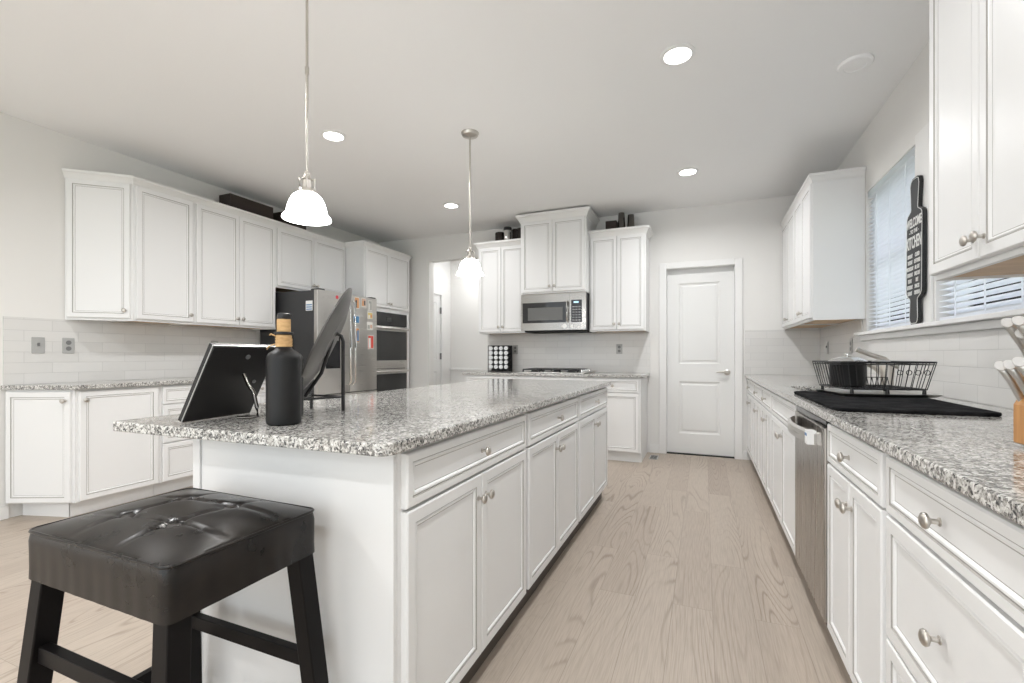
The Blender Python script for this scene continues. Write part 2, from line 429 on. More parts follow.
# hall behind the opening
HX = -3.9
HD = (5.66, 6.42, 0.0, 2.09)
hl = grid_panel([YB+0.12, HD[0], HD[1], 6.72], [0, HD[3], CEIL], [HD], HX-0.1, HX, lambda u, v, t: (t, u, v))
struct(hl.build('wall_hall_left', M['trim']))
struct(MB().box(HX-0.1, -2.35, 6.72, 6.82, 0, CEIL).build('wall_hall_back', M['wall']))
struct(MB().box(-2.45, -2.35, YB+0.121, 6.719, 0, CEIL).build('wall_hall_right', M['wall']))
# hall wainscot with cap
struct(MB().box(HX+0.001, -2.451, 6.70, 6.719, 0, 0.87).box(HX+0.001, -2.451, 6.675, 6.719, 0.87, 0.905).build('trim_4', M['trim'], bevel=0.004))
# pantry door casing (jambs and head)
cs = MB()
ow = 0.065
cs.box(DO[0]-ow, DO[0]+0.012, YB-0.018, YB-0.0005, 0, DO[3]+ow-0.01).box(DO[1]-0.012, DO[1]+ow, YB-0.018, YB-0.0005, 0, DO[3]+ow-0.01)
cs.box(DO[0]+0.012, DO[1]-0.012, YB-0.018, YB-0.0005, DO[3]-0.012, DO[3]+ow-0.01)
cs.box(DO[0]+0.0005, DO[0]+0.012, YB, YB+0.11, 0, DO[3]-0.012).box(DO[1]-0.012, DO[1]-0.0005, YB, YB+0.11, 0, DO[3]-0.012).box(DO[0]+0.0005, DO[1]-0.0005, YB, YB+0.11, DO[3]-0.012, DO[3]-0.0005)
struct(cs.build('trim_1', M['trim'], bevel=0.004))
# opening side post trim (white edge of hall opening) and hall door casing
hc = MB().box(HX, HX+0.016, HD[0]-0.01, HD[0]+0.05, 0, HD[3]+0.05).box(HX, HX+0.016, HD[1]-0.012, HD[1]+0.07, 0, HD[3]+0.06).box(HX, HX+0.016, HD[0], HD[1], HD[3]-0.012, HD[3]+0.06)
struct(hc.build('trim_2', M['trim'], bevel=0.004))

def panel_door(name, x0, x1, z0, z1, t, panels, matrix, parent=None):
    """flat slab with moulded recessed panels on its front (y=0 side), slab spans y 0..t"""
    xs = sorted({x0, x1, *[p[0] for p in panels], *[p[1] for p in panels]}); zs = sorted({z0, z1, *[p[2] for p in panels], *[p[3] for p in panels]})
    mb = grid_panel(xs, zs, panels, 0, t, lambda u, v, tt: (u, tt, v))
    for (a, b, c, d) in panels:
        rings = []
        for ins, y in ((0, 0.0), (0.010, 0.007), (0.022, 0.010), (0.030, 0.009), (0.042, 0.004)):
            rings.append([(a+ins, y, c+ins), (b-ins, y, c+ins), (b-ins, y, d-ins), (a+ins, y, d-ins)])
        mb.loops(rings, False, True)
    return mb.build(name, M['doorw'], parent, matrix=matrix)
d1 = struct(panel_door('door_1', DO[0]+0.014, DO[1]-0.014, 0.012, 2.035, 0.036,
    [(-0.265, 0.165, 1.02, 1.93), (-0.265, 0.165, 0.235, 0.82)], Matrix.Translation((0, YB+0.055, 0))))
# header stop above the leaf
struct(MB().box(DO[0]+0.013, DO[1]-0.013, YB+0.098, YB+0.109, 2.03, DO[3]-0.0125).build('trim_3', M['trim']))
# near-black strip painted in for the shade in the gap under the door
struct(MB().box(DO[0]+0.013, DO[1]-0.013, YB+0.02, YB+0.10, 0.0, 0.010).build('door_gap_shade_1', M['dark']))
hd = MB().lathe([(0.031,0),(0.031,0.008),(0.024,0.012),(0.011,0.014),(0.011,0.045),(0.010,0.048)], (0.235, YB+0.054, 0.93), 20, 'Y')
hd.tube([(0.235, YB+0.012, 0.93), (0.20, YB+0.008, 0.932), (0.16, YB+0.008, 0.934), (0.125, YB+0.014, 0.93)], [0.010, 0.010, 0.008, 0.006], 10)
hd.build('lever_handle', M['nickel'], d1, smooth=40)
d2 = struct(panel_door('door_2', HD[0]+0.012, HD[1]-0.012, 0.01, HD[3]-0.012, 0.036,
    [(HD[0]+0.12, HD[1]-0.12, 1.05, 1.95), (HD[0]+0.12, HD[1]-0.12, 0.22, 0.86)],
    Matrix.Translation((HX-0.01, 0, 0)) @ Matrix.Rotation(PI/2, 4, 'Z')))
for z in (1.83, 1.10, 0.25):
    MB().box(HX-0.009, HX+0.019, HD[1]-0.03, HD[1]-0.014, z-0.05, z+0.05).build('hinge', M['plated'], d2)
# baseboards
def basebd(name, *boxes):
    mb = MB()
    for (x0, x1, y0, y1) in boxes:
        mb.box(x0, x1, y0, y1, 0, 0.085)
        mb.box(x0 + (0.004 if x1-x0 < 0.02 else 0), x1 - (0.004 if x1-x0 < 0.02 else 0), y0+(0.004 if y1-y0 < 0.02 else 0), y1, 0.085, 0.10)
    return struct(mb.build(name, M['trim'], bevel=0.003))
basebd('baseboard_back', (-0.575, DO[0]-ow-0.001, YB-0.014, YB-0.0005), (DO[1]+ow+0.001, 0.425, YB-0.014, YB-0.0005), (-3.80, OP[0]-0.001, YB-0.014, YB-0.0005))
basebd('baseboard_left', (XL+0.0005, XL+0.014, YF+0.01, 1.60))
# windows: frame, meeting rail, panes
def window(name, W):
    y0, y1, z0, z1 = W; x0, x1 = XR+0.075, XR+0.135; e = 0.001
    f = 0.045; zm = z0+(z1-z0)*0.5
    mb = MB().box(x0, x1, y0+e, y0+f, z0+e, z1-e).box(x0, x1, y1-f, y1-e, z0+e, z1-e).box(x0, x1, y0+f, y1-f, z0+e, z0+f).box(x0, x1, y0+f, y1-f, z1-f, z1-e)
    mb.box(x0+0.005, x1-0.005, y0+f, y1-f, zm-0.025, zm+0.025)
    o = struct(mb.build(name, M['vinyl'], bevel=0.003))
    MB().box(x0+0.028, x0+0.033, y0+f, y1-f, z0+f, zm-0.025).box(x0+0.028, x0+0.033, y0+f, y1-f, zm+0.025, z1-f).build('pane', M['pane'], o)
window('window_1', W1); window('window_2', W2)
# sill / stool with apron running under both windows
struct(MB().box(1.03, XR-0.0005, 2.08, 4.16, 1.262, 1.284).box(1.062, XR-0.0005, 2.10, 4.14, 1.225, 1.262).build('trim_5', M['trim'], bevel=0.004))
# mullion cover between the windows and head board
struct(MB().box(1.076, XR-0.0005, 3.02, 3.215, 1.285, 2.33).build('trim_6', M['trim'], bevel=0.003))
# blinds
def blind(W, label):
    y0, y1, z0, z1 = W
    r = empty('window_blind', (XR+0.035, (y0+y1)/2, z0), 0, label, 'blind', 'white slatted blinds in the sink windows')
    h = (y1-y0)/2-0.008; H = z1-z0
    MB().box(-0.03, 0.025, -h, h, H-0.05, H-0.002).build('head_rail', M['blind'], r, bevel=0.003)
    mb = MB(); n = int((H-0.09)/0.0285); tl = R(-10)
    for k in range(n):
        z = 0.045+k*0.0285
        prof = [(-0.0245, -0.0245*math.tan(tl)-0.0015), (0, 0.0015), (0.0245, 0.0245*math.tan(tl)-0.0015)]
        pts = prof+[(a, b+0.0022) for a, b in prof[::-1]]
        i = mb.add([(a, -h, z+b) for a, b in pts]+[(a, h, z+b) for a, b in pts])
        m = len(pts)
        mb.face([i+q for q in range(m)]); mb.face([i+m+q for q in range(m)][::-1])
        for q in range(m): mb.face((i+q, i+(q+1)%m, i+m+(q+1)%m, i+m+q))
    mb.build('slats', M['blind'], r)
    MB().box(-0.025, 0.025, -h, h, 0.004, 0.024).build('bottom_rail', M['blind'], r, bevel=0.003)
    for yy in (-h*0.6, 0.0, h*0.6):
        MB().box(-0.0275, -0.0255, yy-0.006, yy+0.006, 0.02, H-0.05).build('ladder_tape', M['blind'], r)
blind(W1, 'white slatted blind in the far window, left of the black kitchen sign')
blind(W2, 'white slatted blind in the near window, low strip showing under the near wall cabinet')
# outside: lawn and neighbouring house
struct(MB().box(XR+0.17, 40, -20, 40, -0.6, -0.5).build('ground', M['lawn']))
nh = empty('neighbor_house', (13, 12, -0.5), 0, 'grey sided house outside, glimpsed through gaps in the blinds', 'house')
MB().box(-3, 5, -7, 18, 0, 3.4).build('siding_wall', M['siding'], nh)
rf = MB(); rf.loops([[(-3.5, y, 3.4), (1, y, 5.2), (5.5, y, 3.4)] for y in (-7.4, 18.4)]); rf.build('roof', M['roofing'], nh)

# ---------------------------------------------------------------- cabinet builders
def front_mesh(x0, x1, z0, z1, fr=0.052, t=0.020):
    """framed door/drawer front with a beaded recessed panel; back at y=0, front at y=-t"""
    mb = MB()
    seq = [(0,0),(0,-t+0.004),(0.004,-t),(fr-0.012,-t),(fr-0.010,-t+0.004),(fr-0.008,-t+0.004),(fr-0.005,-t+0.0015),(fr-0.001,-t+0.002),(fr+0.003,-t+0.0075),(fr+0.005,-t+0.0075)]
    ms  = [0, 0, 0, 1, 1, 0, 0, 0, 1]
    rings = [[(x0+i,y,z0+i),(x1-i,y,z0+i),(x1-i,y,z1-i),(x0+i,y,z1-i)] for i, y in seq]
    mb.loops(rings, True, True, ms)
    return mb
KNOB = [(0.0085,0),(0.0085,0.002),(0.0055,0.004),(0.0050,0.014),(0.009,0.017),(0.0150,0.020),(0.0165,0.024),(0.0145,0.028),(0.008,0.031)]
def knob(parent, x, z, y=-0.020):
    MB().lathe(KNOB, (x, y, z), 16, 'Y').build('knob', M['nickel'], parent, smooth=50)
def front(root, kind, x0, x1, z0, z1, kn, fr=None):
    fr = fr or (0.047 if (z1-z0) > 0.2 else 0.035)
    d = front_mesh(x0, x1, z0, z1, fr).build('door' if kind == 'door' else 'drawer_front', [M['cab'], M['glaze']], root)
    if kn: knob(d, *kn)
    return d
RV = 0.016
def base_cab(label, loc, rot, wd, depth, lay, toe='cab', group=None, z_top=0.883, toe_in=0.03):
    r = empty('base_cabinet', loc, rot, label, 'cabinet', group)
    if lay == 'sink':
        mb = MB().box(0, 0.018, 0, depth, 0.105, z_top).box(wd-0.018, wd, 0, depth, 0.105, z_top).box(0.018, wd-0.018, 0, 0.018, 0.105, z_top)
        mb.box(0.018, wd-0.018, 0.018, depth, 0.105, 0.123).box(0.018, wd-0.018, depth-0.012, depth, 0.123, z_top)
        mb.build('body', M['cab'], r)
    else:
        MB().box(0, wd, 0, depth, 0.105, z_top).build('body', M['cab'], r)
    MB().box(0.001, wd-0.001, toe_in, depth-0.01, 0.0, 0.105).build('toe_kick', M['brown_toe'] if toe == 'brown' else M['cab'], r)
    a, b = RV, wd-RV
    zt, zd = 0.868, 0.728
    if lay in ('D2', 'sink', 'D1R', 'D1L'):
        if lay == 'sink': front(r, 'drawer', a, b, zd, zt, None)
        else: front(r, 'drawer', a, b, zd, zt, ((a+b)/2, (zd+zt)/2))
    z1 = 0.720 if lay != 'R' and lay != 'L' else 0.868
    z0 = 0.112
    if lay in ('D2', 'sink'):
        m = (a+b)/2
        front(r, 'door', a, m-0.002, z0, z1, (m-0.028, z1-0.075)); front(r, 'door', m+0.002, b, z0, z1, (m+0.028, z1-0.075))
    elif lay in ('D1R', 'R'): front(r, 'door', a, b, z0, z1, (b-0.028, z1-0.06))
    elif lay in ('D1L', 'L'): front(r, 'door', a, b, z0, z1, (a+0.028, z1-0.06))
    elif lay == 'D3':
        for (p, q) in ((zd, zt), (0.420, 0.720), (z0, 0.412)): front(r, 'drawer', a, b, p, q, ((a+b)/2, (p+q)/2))
    return r
UB, UT = 1.385, 2.46
def upper_cab(label, loc, rot, wd, depth, doors, z0=UB, z1=UT, group=None, poly=None, kz=None, kside=1):
    r = empty('wall_cabinet', (loc[0], loc[1], z0), rot, label, 'cabinet', group)
    H = z1-z0
    if poly:
        mi = Matrix.Rotation(-rot, 3, 'Z'); pl = [(mi @ Vector((p[0]-loc[0], p[1]-loc[1], 0)))[:2] for p in poly]
        MB().prism(pl, 0, H).build('body', M['cab'], r)
    else:
        mb = MB().box(0, wd, 0, depth, 0.014, H).box(0, wd, 0, 0.019, 0, 0.014).box(0, 0.015, 0.019, depth, 0, 0.014).box(wd-0.015, wd, 0.019, depth, 0, 0.014)
        mb.build('body', M['cab'], r)
        MB().box(0.0155, wd-0.0155, 0.0195, depth-0.002, 0.009, 0.0139).build('underside', M['maple'], r)
    a, b = RV, wd-RV; c, d = 0.018, H-0.02
    k = c+0.06
    if doors == 2:
        m = (a+b)/2
        front(r, 'door', a, m-0.002, c, d, (m-0.028, k)); front(r, 'door', m+0.002, b, c, d, (m+0.028, k))
    else:
        front(r, 'door', a, b, c, d, ((b-0.028) if kside > 0 else (a+0.028), k))
    return r

# ---------------------------------------------------------------- island
IX, IY0, IY1 = -0.712, 0.942, 3.625
us = [0.961, 1.842, 2.718, 3.618]
nm = ['nearest the stool', 'middle of three', 'farthest from the camera']
for k in range(3):
    base_cab('white island base cabinet with one drawer over two doors, '+nm[k], (IX, us[k]+0.0005, 0), PI/2, us[k+1]-us[k]-0.001, 0.60, 'D2', 'brown', 'white base cabinets of the kitchen island')
ip = empty('island_panel', (-1.37, IY0, 0), 0, 'white panelled end and back of the island behind the black leather stool', 'panel')
def loc(o, b): return MB().box(b[0]+1.37, b[1]+1.37, b[2]-IY0, b[3]-IY0, b[4], b[5])
loc(0, (-1.43, IX-0.012, IY0+0.006, 0.9605, 0.0, 0.883)).build('end_panel', M['cab'], ip, bevel=0.001)
mb = MB()
for b in ((IX-0.012, IX, IY0+0.004, 0.9605, 0.105, 0.883),): mb.box(b[0]+1.37, b[1]+1.37, b[2]-IY0, b[3]-IY0, b[4], b[5])
mb.build('edge_strip', M['cab'], ip, bevel=0.001)
loc(0, (-1.463, -1.430, IY0, 1.00, 0.0, 0.883)).build('corner_post', M['cab'], ip, bevel=0.002)
loc(0, (-1.455, -1.32, 1.002, 3.618, 0.0, 0.883)).build('back_panel', M['cab'], ip, bevel=0.001)
pl = round_poly([(-1.70, 0.846), (-0.672, 0.866), (-0.672, 3.675), (-1.70, 3.675)], [0.015, 0.035, 0.03, 0.015])
ci = MB().prism(pl, 0.884, 0.914).build('countertop', M['granite'], bevel=0.004)
tag(ci, 'speckled grey granite countertop of the island', 'countertop')

# ---------------------------------------------------------------- right run
RF = 0.440          # face-frame plane
RD = XR-0.010-RF
rg = 'white base cabinets under the right counter'
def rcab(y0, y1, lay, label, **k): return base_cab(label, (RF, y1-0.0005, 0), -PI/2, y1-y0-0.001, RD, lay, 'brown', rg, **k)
rcab(0.22, 0.832, 'D3', 'white three drawer base cabinet closest to the camera on the right')
rcab(0.832, 1.445, 'D3', 'white base cabinet with three stacked drawers in the right foreground')
rcab(1.445, 2.040, 'D2', 'white base cabinet with drawer and two doors just in front of the dishwasher')
rcab(2.660, 3.575, 'sink', 'white sink base cabinet with blank drawer panel right behind the dishwasher')
rcab(3.575, 4.135, 'D2', 'white base cabinet with drawer next beyond the sink cabinet')
rcab(4.135, 4.760, 'D2', 'white base cabinet on the right, second from the far corner')
rcab(4.760, 5.500, 'D2', 'white base cabinet on the right in the far corner beside the pantry door')
SK = (0.52, 0.93, 3.03, 3.55)
ct = grid_panel([0.402, SK[0], SK[1], XR-0.0095], [0.22, SK[2], SK[3], 5.512], [SK], 0.884, 0.914, lambda u, v, t: (u, v, t)).build('countertop', M['granite'], bevel=0.004)
tag(ct, 'speckled granite countertop running along the right wall', 'countertop')
sk = MB(); o = 0.012
sk.loops([[(SK[0]-o,SK[2]-o,0.8835),(SK[1]+o,SK[2]-o,0.8835),(SK[1]+o,SK[3]+o,0.8835),(SK[0]-o,SK[3]+o,0.8835)],
          [(SK[0]+0.004,SK[2]+0.004,0.8835),(SK[1]-0.004,SK[2]+0.004,0.8835),(SK[1]-0.004,SK[3]-0.004,0.8835),(SK[0]+0.004,SK[3]-0.004,0.8835)],
          [(SK[0]+0.01,SK[2]+0.01,0.70),(SK[1]-0.01,SK[2]+0.01,0.70),(SK[1]-0.01,SK[3]-0.01,0.70),(SK[0]+0.01,SK[3]-0.01,0.70)]], False, True)
skr = sk.build('kitchen_sink', M['steel'], smooth=30)
tag(skr, 'stainless undermount sink sunk in the right granite counter', 'sink')
# backsplash tiles
bs = MB().box(XR-0.008, XR-0.0003, 0.22, YB-0.009, 0.914, 1.224).box(XR-0.008, XR-0.0003, 4.165, YB-0.009, 1.224, 1.384).box(XR-0.008, XR-0.0003, 0.22, 2.075, 1.224, 1.384)
tag(bs.build('backsplash', M['tileY']), 'pale subway tile backsplash under the window sill on the right wall', 'backsplash')
bs = MB().box(0.405, XR-0.0085, YB-0.008, YB-0.0003, 0.914, 1.384)
tag(bs.build('backsplash', M['tileX']), 'narrow pale tile backsplash between pantry door and right corner', 'backsplash')
# right wall cabinets
UF = 0.764
ud = XR-0.002-UF
ug = 'white wall cabinets on the right wall'
upper_cab('white two door wall cabinet beside the far window, its plain end panel showing', (UF, 4.800, 0), -PI/2, 0.688, ud, 2, group=ug, z1=2.445)
upper_cab('white two door wall cabinet on the right in the back corner', (UF, 5.512, 0), -PI/2, 0.710, ud, 2, group=ug, z1=2.445)
upper_cab('large white wall cabinet at upper right foreground with two knobs', (UF, 2.118, 0), -PI/2, 0.683, ud, 2, group=ug)
upper_cab('white wall cabinet cut off by the right edge of the photo', (UF, 1.434, 0), -PI/2, 0.665, ud, 2, group=ug)
cr = sweep([(UF, 5.512), (UF, 4.111), (XR-0.003, 4.111)], CROWN, 2.445).build('crown_molding', M['crown'])
tag(cr, 'white crown molding on the far right wall cabinets', 'molding', 'crown moldings on the wall cabinets')
cr = sweep([(XR-0.003, 2.119), (UF, 2.119), (UF, 0.77)], CROWN, UT).build('crown_molding', M['crown'])
tag(cr, 'white crown molding on the near right wall cabinets', 'molding', 'crown moldings on the wall cabinets')

# dishwasher
dw = empty('dishwasher', (RF, 2.657, 0), -PI/2, 'stainless steel dishwasher with bowed handle under the right counter', 'dishwasher')
DWW = 0.613
MB().box(0.002, DWW-0.002, 0.02, 0.58, 0.10, 0.875).build('tub', M['dark'], dw)
dd = MB().box(0.004, DWW-0.004, -0.024, 0.0195, 0.115, 0.846).build('door', M['steelv'], dw, bevel=0.006)
MB().box(0.004, DWW-0.004, -0.018, 0.0195, 0.847, 0.872).build('control_strip', M['blackgloss'], dw, bevel=0.002)
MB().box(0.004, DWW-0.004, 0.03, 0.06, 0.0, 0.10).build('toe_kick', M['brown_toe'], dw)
rings = []
for k in range(17):
    s = k/16; x = 0.035+s*(DWW-0.07); y = -0.026-0.048*math.sin(PI*s)**0.6 if 0 < k < 16 else -0.026
    rings.append([(x,y-0.014,0.775),(x,y-0.014,0.815),(x,y-0.002,0.815+0.008),(x,y+0.0,0.775)])
MB().loops(rings).build('handle', M['steel'], dd, smooth=50)
MB().box(DWW-0.095, DWW-0.05, -0.071, -0.040, 0.773, 0.826).build('energy_sticker', [M['whitep']], dd)
MB().box(DWW-0.090, DWW-0.055, -0.0722, -0.0711, 0.805, 0.815).build('sticker_print', [M['blue']], dd)

# ---------------------------------------------------------------- left run
LF = -3.98
lg = 'white base cabinets along the left wall'
LD = LF-XL-0.010
# angled end cabinet
A0 = Vector((-4.400, 1.588)); A1 = Vector((LF, 1.775))
ang = math.atan2(A1.y-A0.y, A1.x-A0.x); wd = (A1-A0).length
r = empty('base_cabinet', (A0.x, A0.y, 0), ang, 'white angled base cabinet with single door at the left end of the run', 'cabinet', lg)
mi = Matrix.Rotation(-ang, 3, 'Z')
def lp(p): return tuple((mi @ Vector((p[0]-A0.x, p[1]-A0.y, 0)))[:2])
MB().prism([lp(A0), lp(A1), lp((-4.400, 1.775))], 0.105, 0.883).build('body', M['cab'], r)
MB().prism([lp((-4.400, 1.67)), lp((LF-0.07, 1.772)), lp((-4.400, 1.772))], 0.0, 0.105).build('toe_kick', M['cab'], r)
front(r, 'door', 0.012, wd-0.02, 0.112, 0.868, (wd-0.048, 0.868-0.06))
base_cab('white base cabinet with one tall door left of the island photo frame', (LF, 1.7765, 0), PI/2, 0.528, LD, 'L', 'cab', lg, toe_in=0.07)
base_cab('white base cabinet with stacked drawers seen under the island overhang', (LF, 2.3055, 0), PI/2, 0.60, LD, 'D3', 'cab', lg, toe_in=0.07)
base_cab('white base cabinet next to the refrigerator, hidden behind the photo frame', (LF, 2.9065, 0), PI/2, 0.58, LD, 'D2', 'cab', lg, toe_in=0.07)
pl = [(XL+0.009, 1.560), (-3.945, 1.760), (-3.938, 1.785), (-3.938, 3.488), (XL+0.009, 3.488)]
ct = MB().prism(pl, 0.884, 0.914).build('countertop', M['granite'], bevel=0.004)
tag(ct, 'speckled granite countertop with angled end along the left wall', 'countertop')
bs = MB().box(XL+0.0003, XL+0.008, 1.575, 3.50, 0.914, 1.384)
tag(bs.build('backsplash', M['tileY']), 'pale subway tile backsplash on the left wall', 'backsplash')
# left wall cabinets
LU = -4.098
lug = 'white wall cabinets along the left wall'
B0 = (XL+0.002, 1.905); B1 = (LU, 2.186)
ang = math.atan2(B1[1]-B0[1], B1[0]-B0[0])
upper_cab('white angled wall cabinet with one door at the left end', B0, ang, math.hypot(B1[0]-B0[0], B1[1]-B0[1]), 0, 1, group=lug, poly=[B0, B1, (XL+0.002, B1[1])])
dp = LU-XL-0.002
upper_cab('white single door wall cabinet next to the angled end one', (LU, 2.1875, 0), PI/2, 0.4595, dp, 1, group=lug)
upper_cab('white two door wall cabinet left of the refrigerator', (LU, 2.648, 0), PI/2, 0.829, dp, 2, group=lug)
upper_cab('short white two door wall cabinet above the refrigerator', (LU, 3.478, 0), PI/2, 1.005, dp, 2, z0=1.824, group=lug)
# tall oven cabinet
TF = -3.81
oc = empty('oven_cabinet', (TF, 4.485, 0), PI/2, 'tall white cabinet holding the double wall oven', 'cabinet')
TW, TD = 0.925, TF-XL-0.002
mb = MB().box(0, 0.02, 0, TD, 0.105, UT).box(TW-0.02, TW, 0, TD, 0.105, UT).box(0.02, TW-0.02, TD-0.012, TD, 0.105, UT)
mb.box(0.02, TW-0.02, 0, TD-0.012, 1.672, UT).box(0.02, TW-0.02, 0, TD-0.012, 0.105, 0.34)
mb.box(0.02, 0.082, 0, 0.02, 0.34, 1.672).box(TW-0.082, TW-0.02, 0, 0.02, 0.34, 1.672)
mb.build('body', M['cab'], oc)
MB().box(0.001, TW-0.001, 0.07, TD-0.01, 0, 0.105).build('toe_kick', M['cab'], oc)
m = TW/2
front(oc, 'door', RV, m-0.002, 1.725, UT-0.02, (m-0.028, 1.785)); front(oc, 'door', m+0.002, TW-RV, 1.725, UT-0.02, (m+0.028, 1.785))
front(oc, 'drawer', RV, TW-RV, 0.112, 0.325, (m, 0.22))
cr = sweep([(XL+0.003, 1.900), (LU, 2.184), (LU, 4.484), (TF, 4.484), (TF, 5.412), (XL+0.003, 5.412)], CROWN, UT).build('crown_molding', M['crown'])
tag(cr, 'white crown molding running over the left wall cabinets to the oven', 'molding', 'crown moldings on the wall cabinets')
# double oven
ov = empty('double_wall_oven', (TF, 4.485+0.084, 0.345), PI/2, 'stainless double wall oven with black glass doors left of the hall', 'oven')
OW = TW-0.168; Z = lambda z: z-0.345
MB().box(0.004, OW-0.004, 0.001, 0.5, 0.002, Z(1.668)).build('oven_box', M['dark'], ov)
MB().box(-0.006, OW+0.006, -0.022, -0.001, Z(1.50), Z(1.668)).build('control_panel', [M['blackgloss']], ov, bevel=0.002)
MB().box(OW/2-0.05, OW/2+0.05, -0.0235, -0.0222, Z(1.555), Z(1.615)).build('display', M['ovenglass'], ov)
def ovendoor(z0, z1):
    d = MB().box(-0.006, OW+0.006, -0.030, -0.001, z0, z1).build('oven_door', M['steel'], ov, bevel=0.003)
    MB().box(0.012, OW-0.012, -0.033, -0.0301, z0+0.105, z1-0.062).build('window', M['ovenglass'], d, bevel=0.002)
    h = MB().tube([(0.03, -0.078, z1-0.03), (OW-0.03, -0.078, z1-0.03)], 0.014, 12)
    h.box(0.045, 0.065, -0.075, -0.030, z1-0.039, z1-0.021).box(OW-0.065, OW-0.045, -0.075, -0.030, z1-0.039, z1-0.021)
    h.build('handle', M['steel'], d, smooth=50)
ovendoor(Z(0.945), Z(1.494)); ovendoor(Z(0.35), Z(0.938))

# refrigerator
fx = -3.63
fr = empty('refrigerator', (fx, 3.530, 0), PI/2, 'stainless French door refrigerator with dark grey side', 'refrigerator')
FW = 0.912
MB().box(0, FW, 0, -XL+fx-0.02, 0.03, 1.775).build('cabinet_body', M['fridgeside'], fr, bevel=0.004)
def curved_front(x0, x1, z0, z1, d=0.062, bow=0.012):
    pts = [(x0, 0.0)]
    for k in range(9):
        s = k/8; pts.append((x0+s*(x1-x0), -d+0.012-(bow*(1-(2*s-1)**4))))
    pts.append((x1, 0.0))
    return MB().prism(pts, z0, z1)
lh = curved_front(0.003, FW/2-0.003, 0.715, 1.780).build('door', M['steel'], fr, bevel=0.003, smooth=35)
rh = curved_front(FW/2+0.003, FW-0.003, 0.715, 1.780).build('door', M['steel'], fr, bevel=0.003, smooth=35)
fz = curved_front(0.003, FW-0.003, 0.07, 0.705).build('freezer_drawer', M['steel'], fr, bevel=0.003, smooth=35)
for d, x in ((lh, FW/2-0.035), (rh, FW/2+0.035)):
    hb = MB().tube([(x, -0.062, 0.80), (x, -0.098, 0.83), (x, -0.102, 1.2), (x, -0.098, 1.69), (x, -0.062, 1.72)], 0.012, 10)
    hb.build('handle', M['chrome'], d, smooth=50)
MB().tube([(0.1, -0.062, 0.64), (0.12, -0.100, 0.64), (FW-0.12, -0.100, 0.64), (FW-0.1, -0.062, 0.64)], 0.012, 10).build('handle', M['chrome'], fz, smooth=50)
MB().box(0.10, 0.30, -0.0655, -0.058, 0.98, 1.36).build('water_dispenser', M['blackgloss'], lh, bevel=0.003)
MB().box(0.125, 0.275, -0.0675, -0.0656, 1.27, 1.34).build('dispenser_screen', M['greyletter'], lh)
MB().lathe([(0.02, 0), (0.02, 0.0015)], (0.255, -0.0622, 1.728), 20, 'Y').build('round_badge', M['red'], lh)
fm = Matrix.Translation((0.31, -0.063, 1.728)) @ Matrix.Rotation(PI/2, 4, 'X')
text_mesh('LG', 0.036, M['greyletter'], 'brand_lettering', lh, fm)
MB().box(-0.0012, -0.0002, 0.015, 0.105, 1.57, 1.67).build('sticker', M['whitep'], fr)
st = MB()
for k in range(3):
    st.box(-0.0020, -0.0013, 0.022, 0.098, 1.578+k*0.022, 1.590+k*0.022)
st.build('sticker_print', M['blue'], fr)
MB().box(0.02, 0.10, -0.05, 0.06, 1.776, 1.795).box(FW-0.10, FW-0.02, -0.05, 0.06, 1.776, 1.795).build('hinge_cover', M['fridgeside'], fr, bevel=0.004)
# photos and magnets on the right door: local position on the door -> world
PC = {'o': (0.62, 0.30, 0.12), 'd': (0.05, 0.05, 0.06), 'b': (0.06, 0.22, 0.42), 'r': (0.60, 0.07, 0.05), 'w': (0.75, 0.74, 0.70), 'y': (0.65, 0.50, 0.18), 'g': (0.35, 0.36, 0.33), 's': (0.60, 0.40, 0.30)}
PM = {k: mat('photo_print_'+n, PC[k], 0.35) for k, n in zip('odbrwygs', ('orange', 'dark', 'blue', 'red', 'white', 'yellow', 'grey', 'skin'))}
photos = [(0.555, 1.70, 0.075, 0.13, 'wodo', 'tall photo card in orange and black at the top left of the right fridge door'),
          (0.665, 1.715, 0.075, 0.10, 'wsod', 'photo card with orange top at the top centre of the right fridge door'),
          (0.775, 1.69, 0.060, 0.12, 'wgwg', 'pale photo strip at the top right of the fridge door'),
          (0.545, 1.515, 0.10, 0.09, 'wbdb', 'blue photo card at middle left of the right fridge door'),
          (0.775, 1.575, 0.085, 0.08, 'wywo', 'yellow photo card below the pale strip on the fridge door'),
          (0.770, 1.455, 0.10, 0.09, 'wwgs', 'whitish photo card at middle right of the fridge door'),
          (0.555, 1.34, 0.075, 0.17, 'wodb', 'narrow orange photo strip at lower left of the fridge cards'),
          (0.785, 1.27, 0.10, 0.16, 'wrwr', 'white and red card lowest on the fridge door')]
for (px, pz, pw, ph, cs_, lab) in photos:
    yl = -0.068
    mb = MB().box(-pw/2, pw/2, 0, 0.0015, -ph/2, ph/2)
    mats = [PM[c] for c in cs_]
    mb.cur = 1; mb.box(-pw/2+0.006, pw/2-0.006, -0.0006, 0, -ph/2+0.008, ph/2-0.008)
    mb.cur = 2; mb.box(-pw/2+0.012, -0.002, -0.0012, -0.0006, -ph/2+0.012, ph/2-0.035)
    mb.cur = 3; mb.box(0.004, pw/2-0.010, -0.0012, -0.0006, -ph/2+0.02, ph/2-0.03)
    o = mb.build('fridge_photo', mats)
    v = Matrix.Rotation(PI/2, 3, 'Z') @ Vector((px, -0.0645, 0))
    o.location = (fx+v.x, 3.530+v.y, pz); o.rotation_euler = (0, 0, PI/2)
    tag(o, lab, 'photo', 'photos and cards on the refrigerator door')

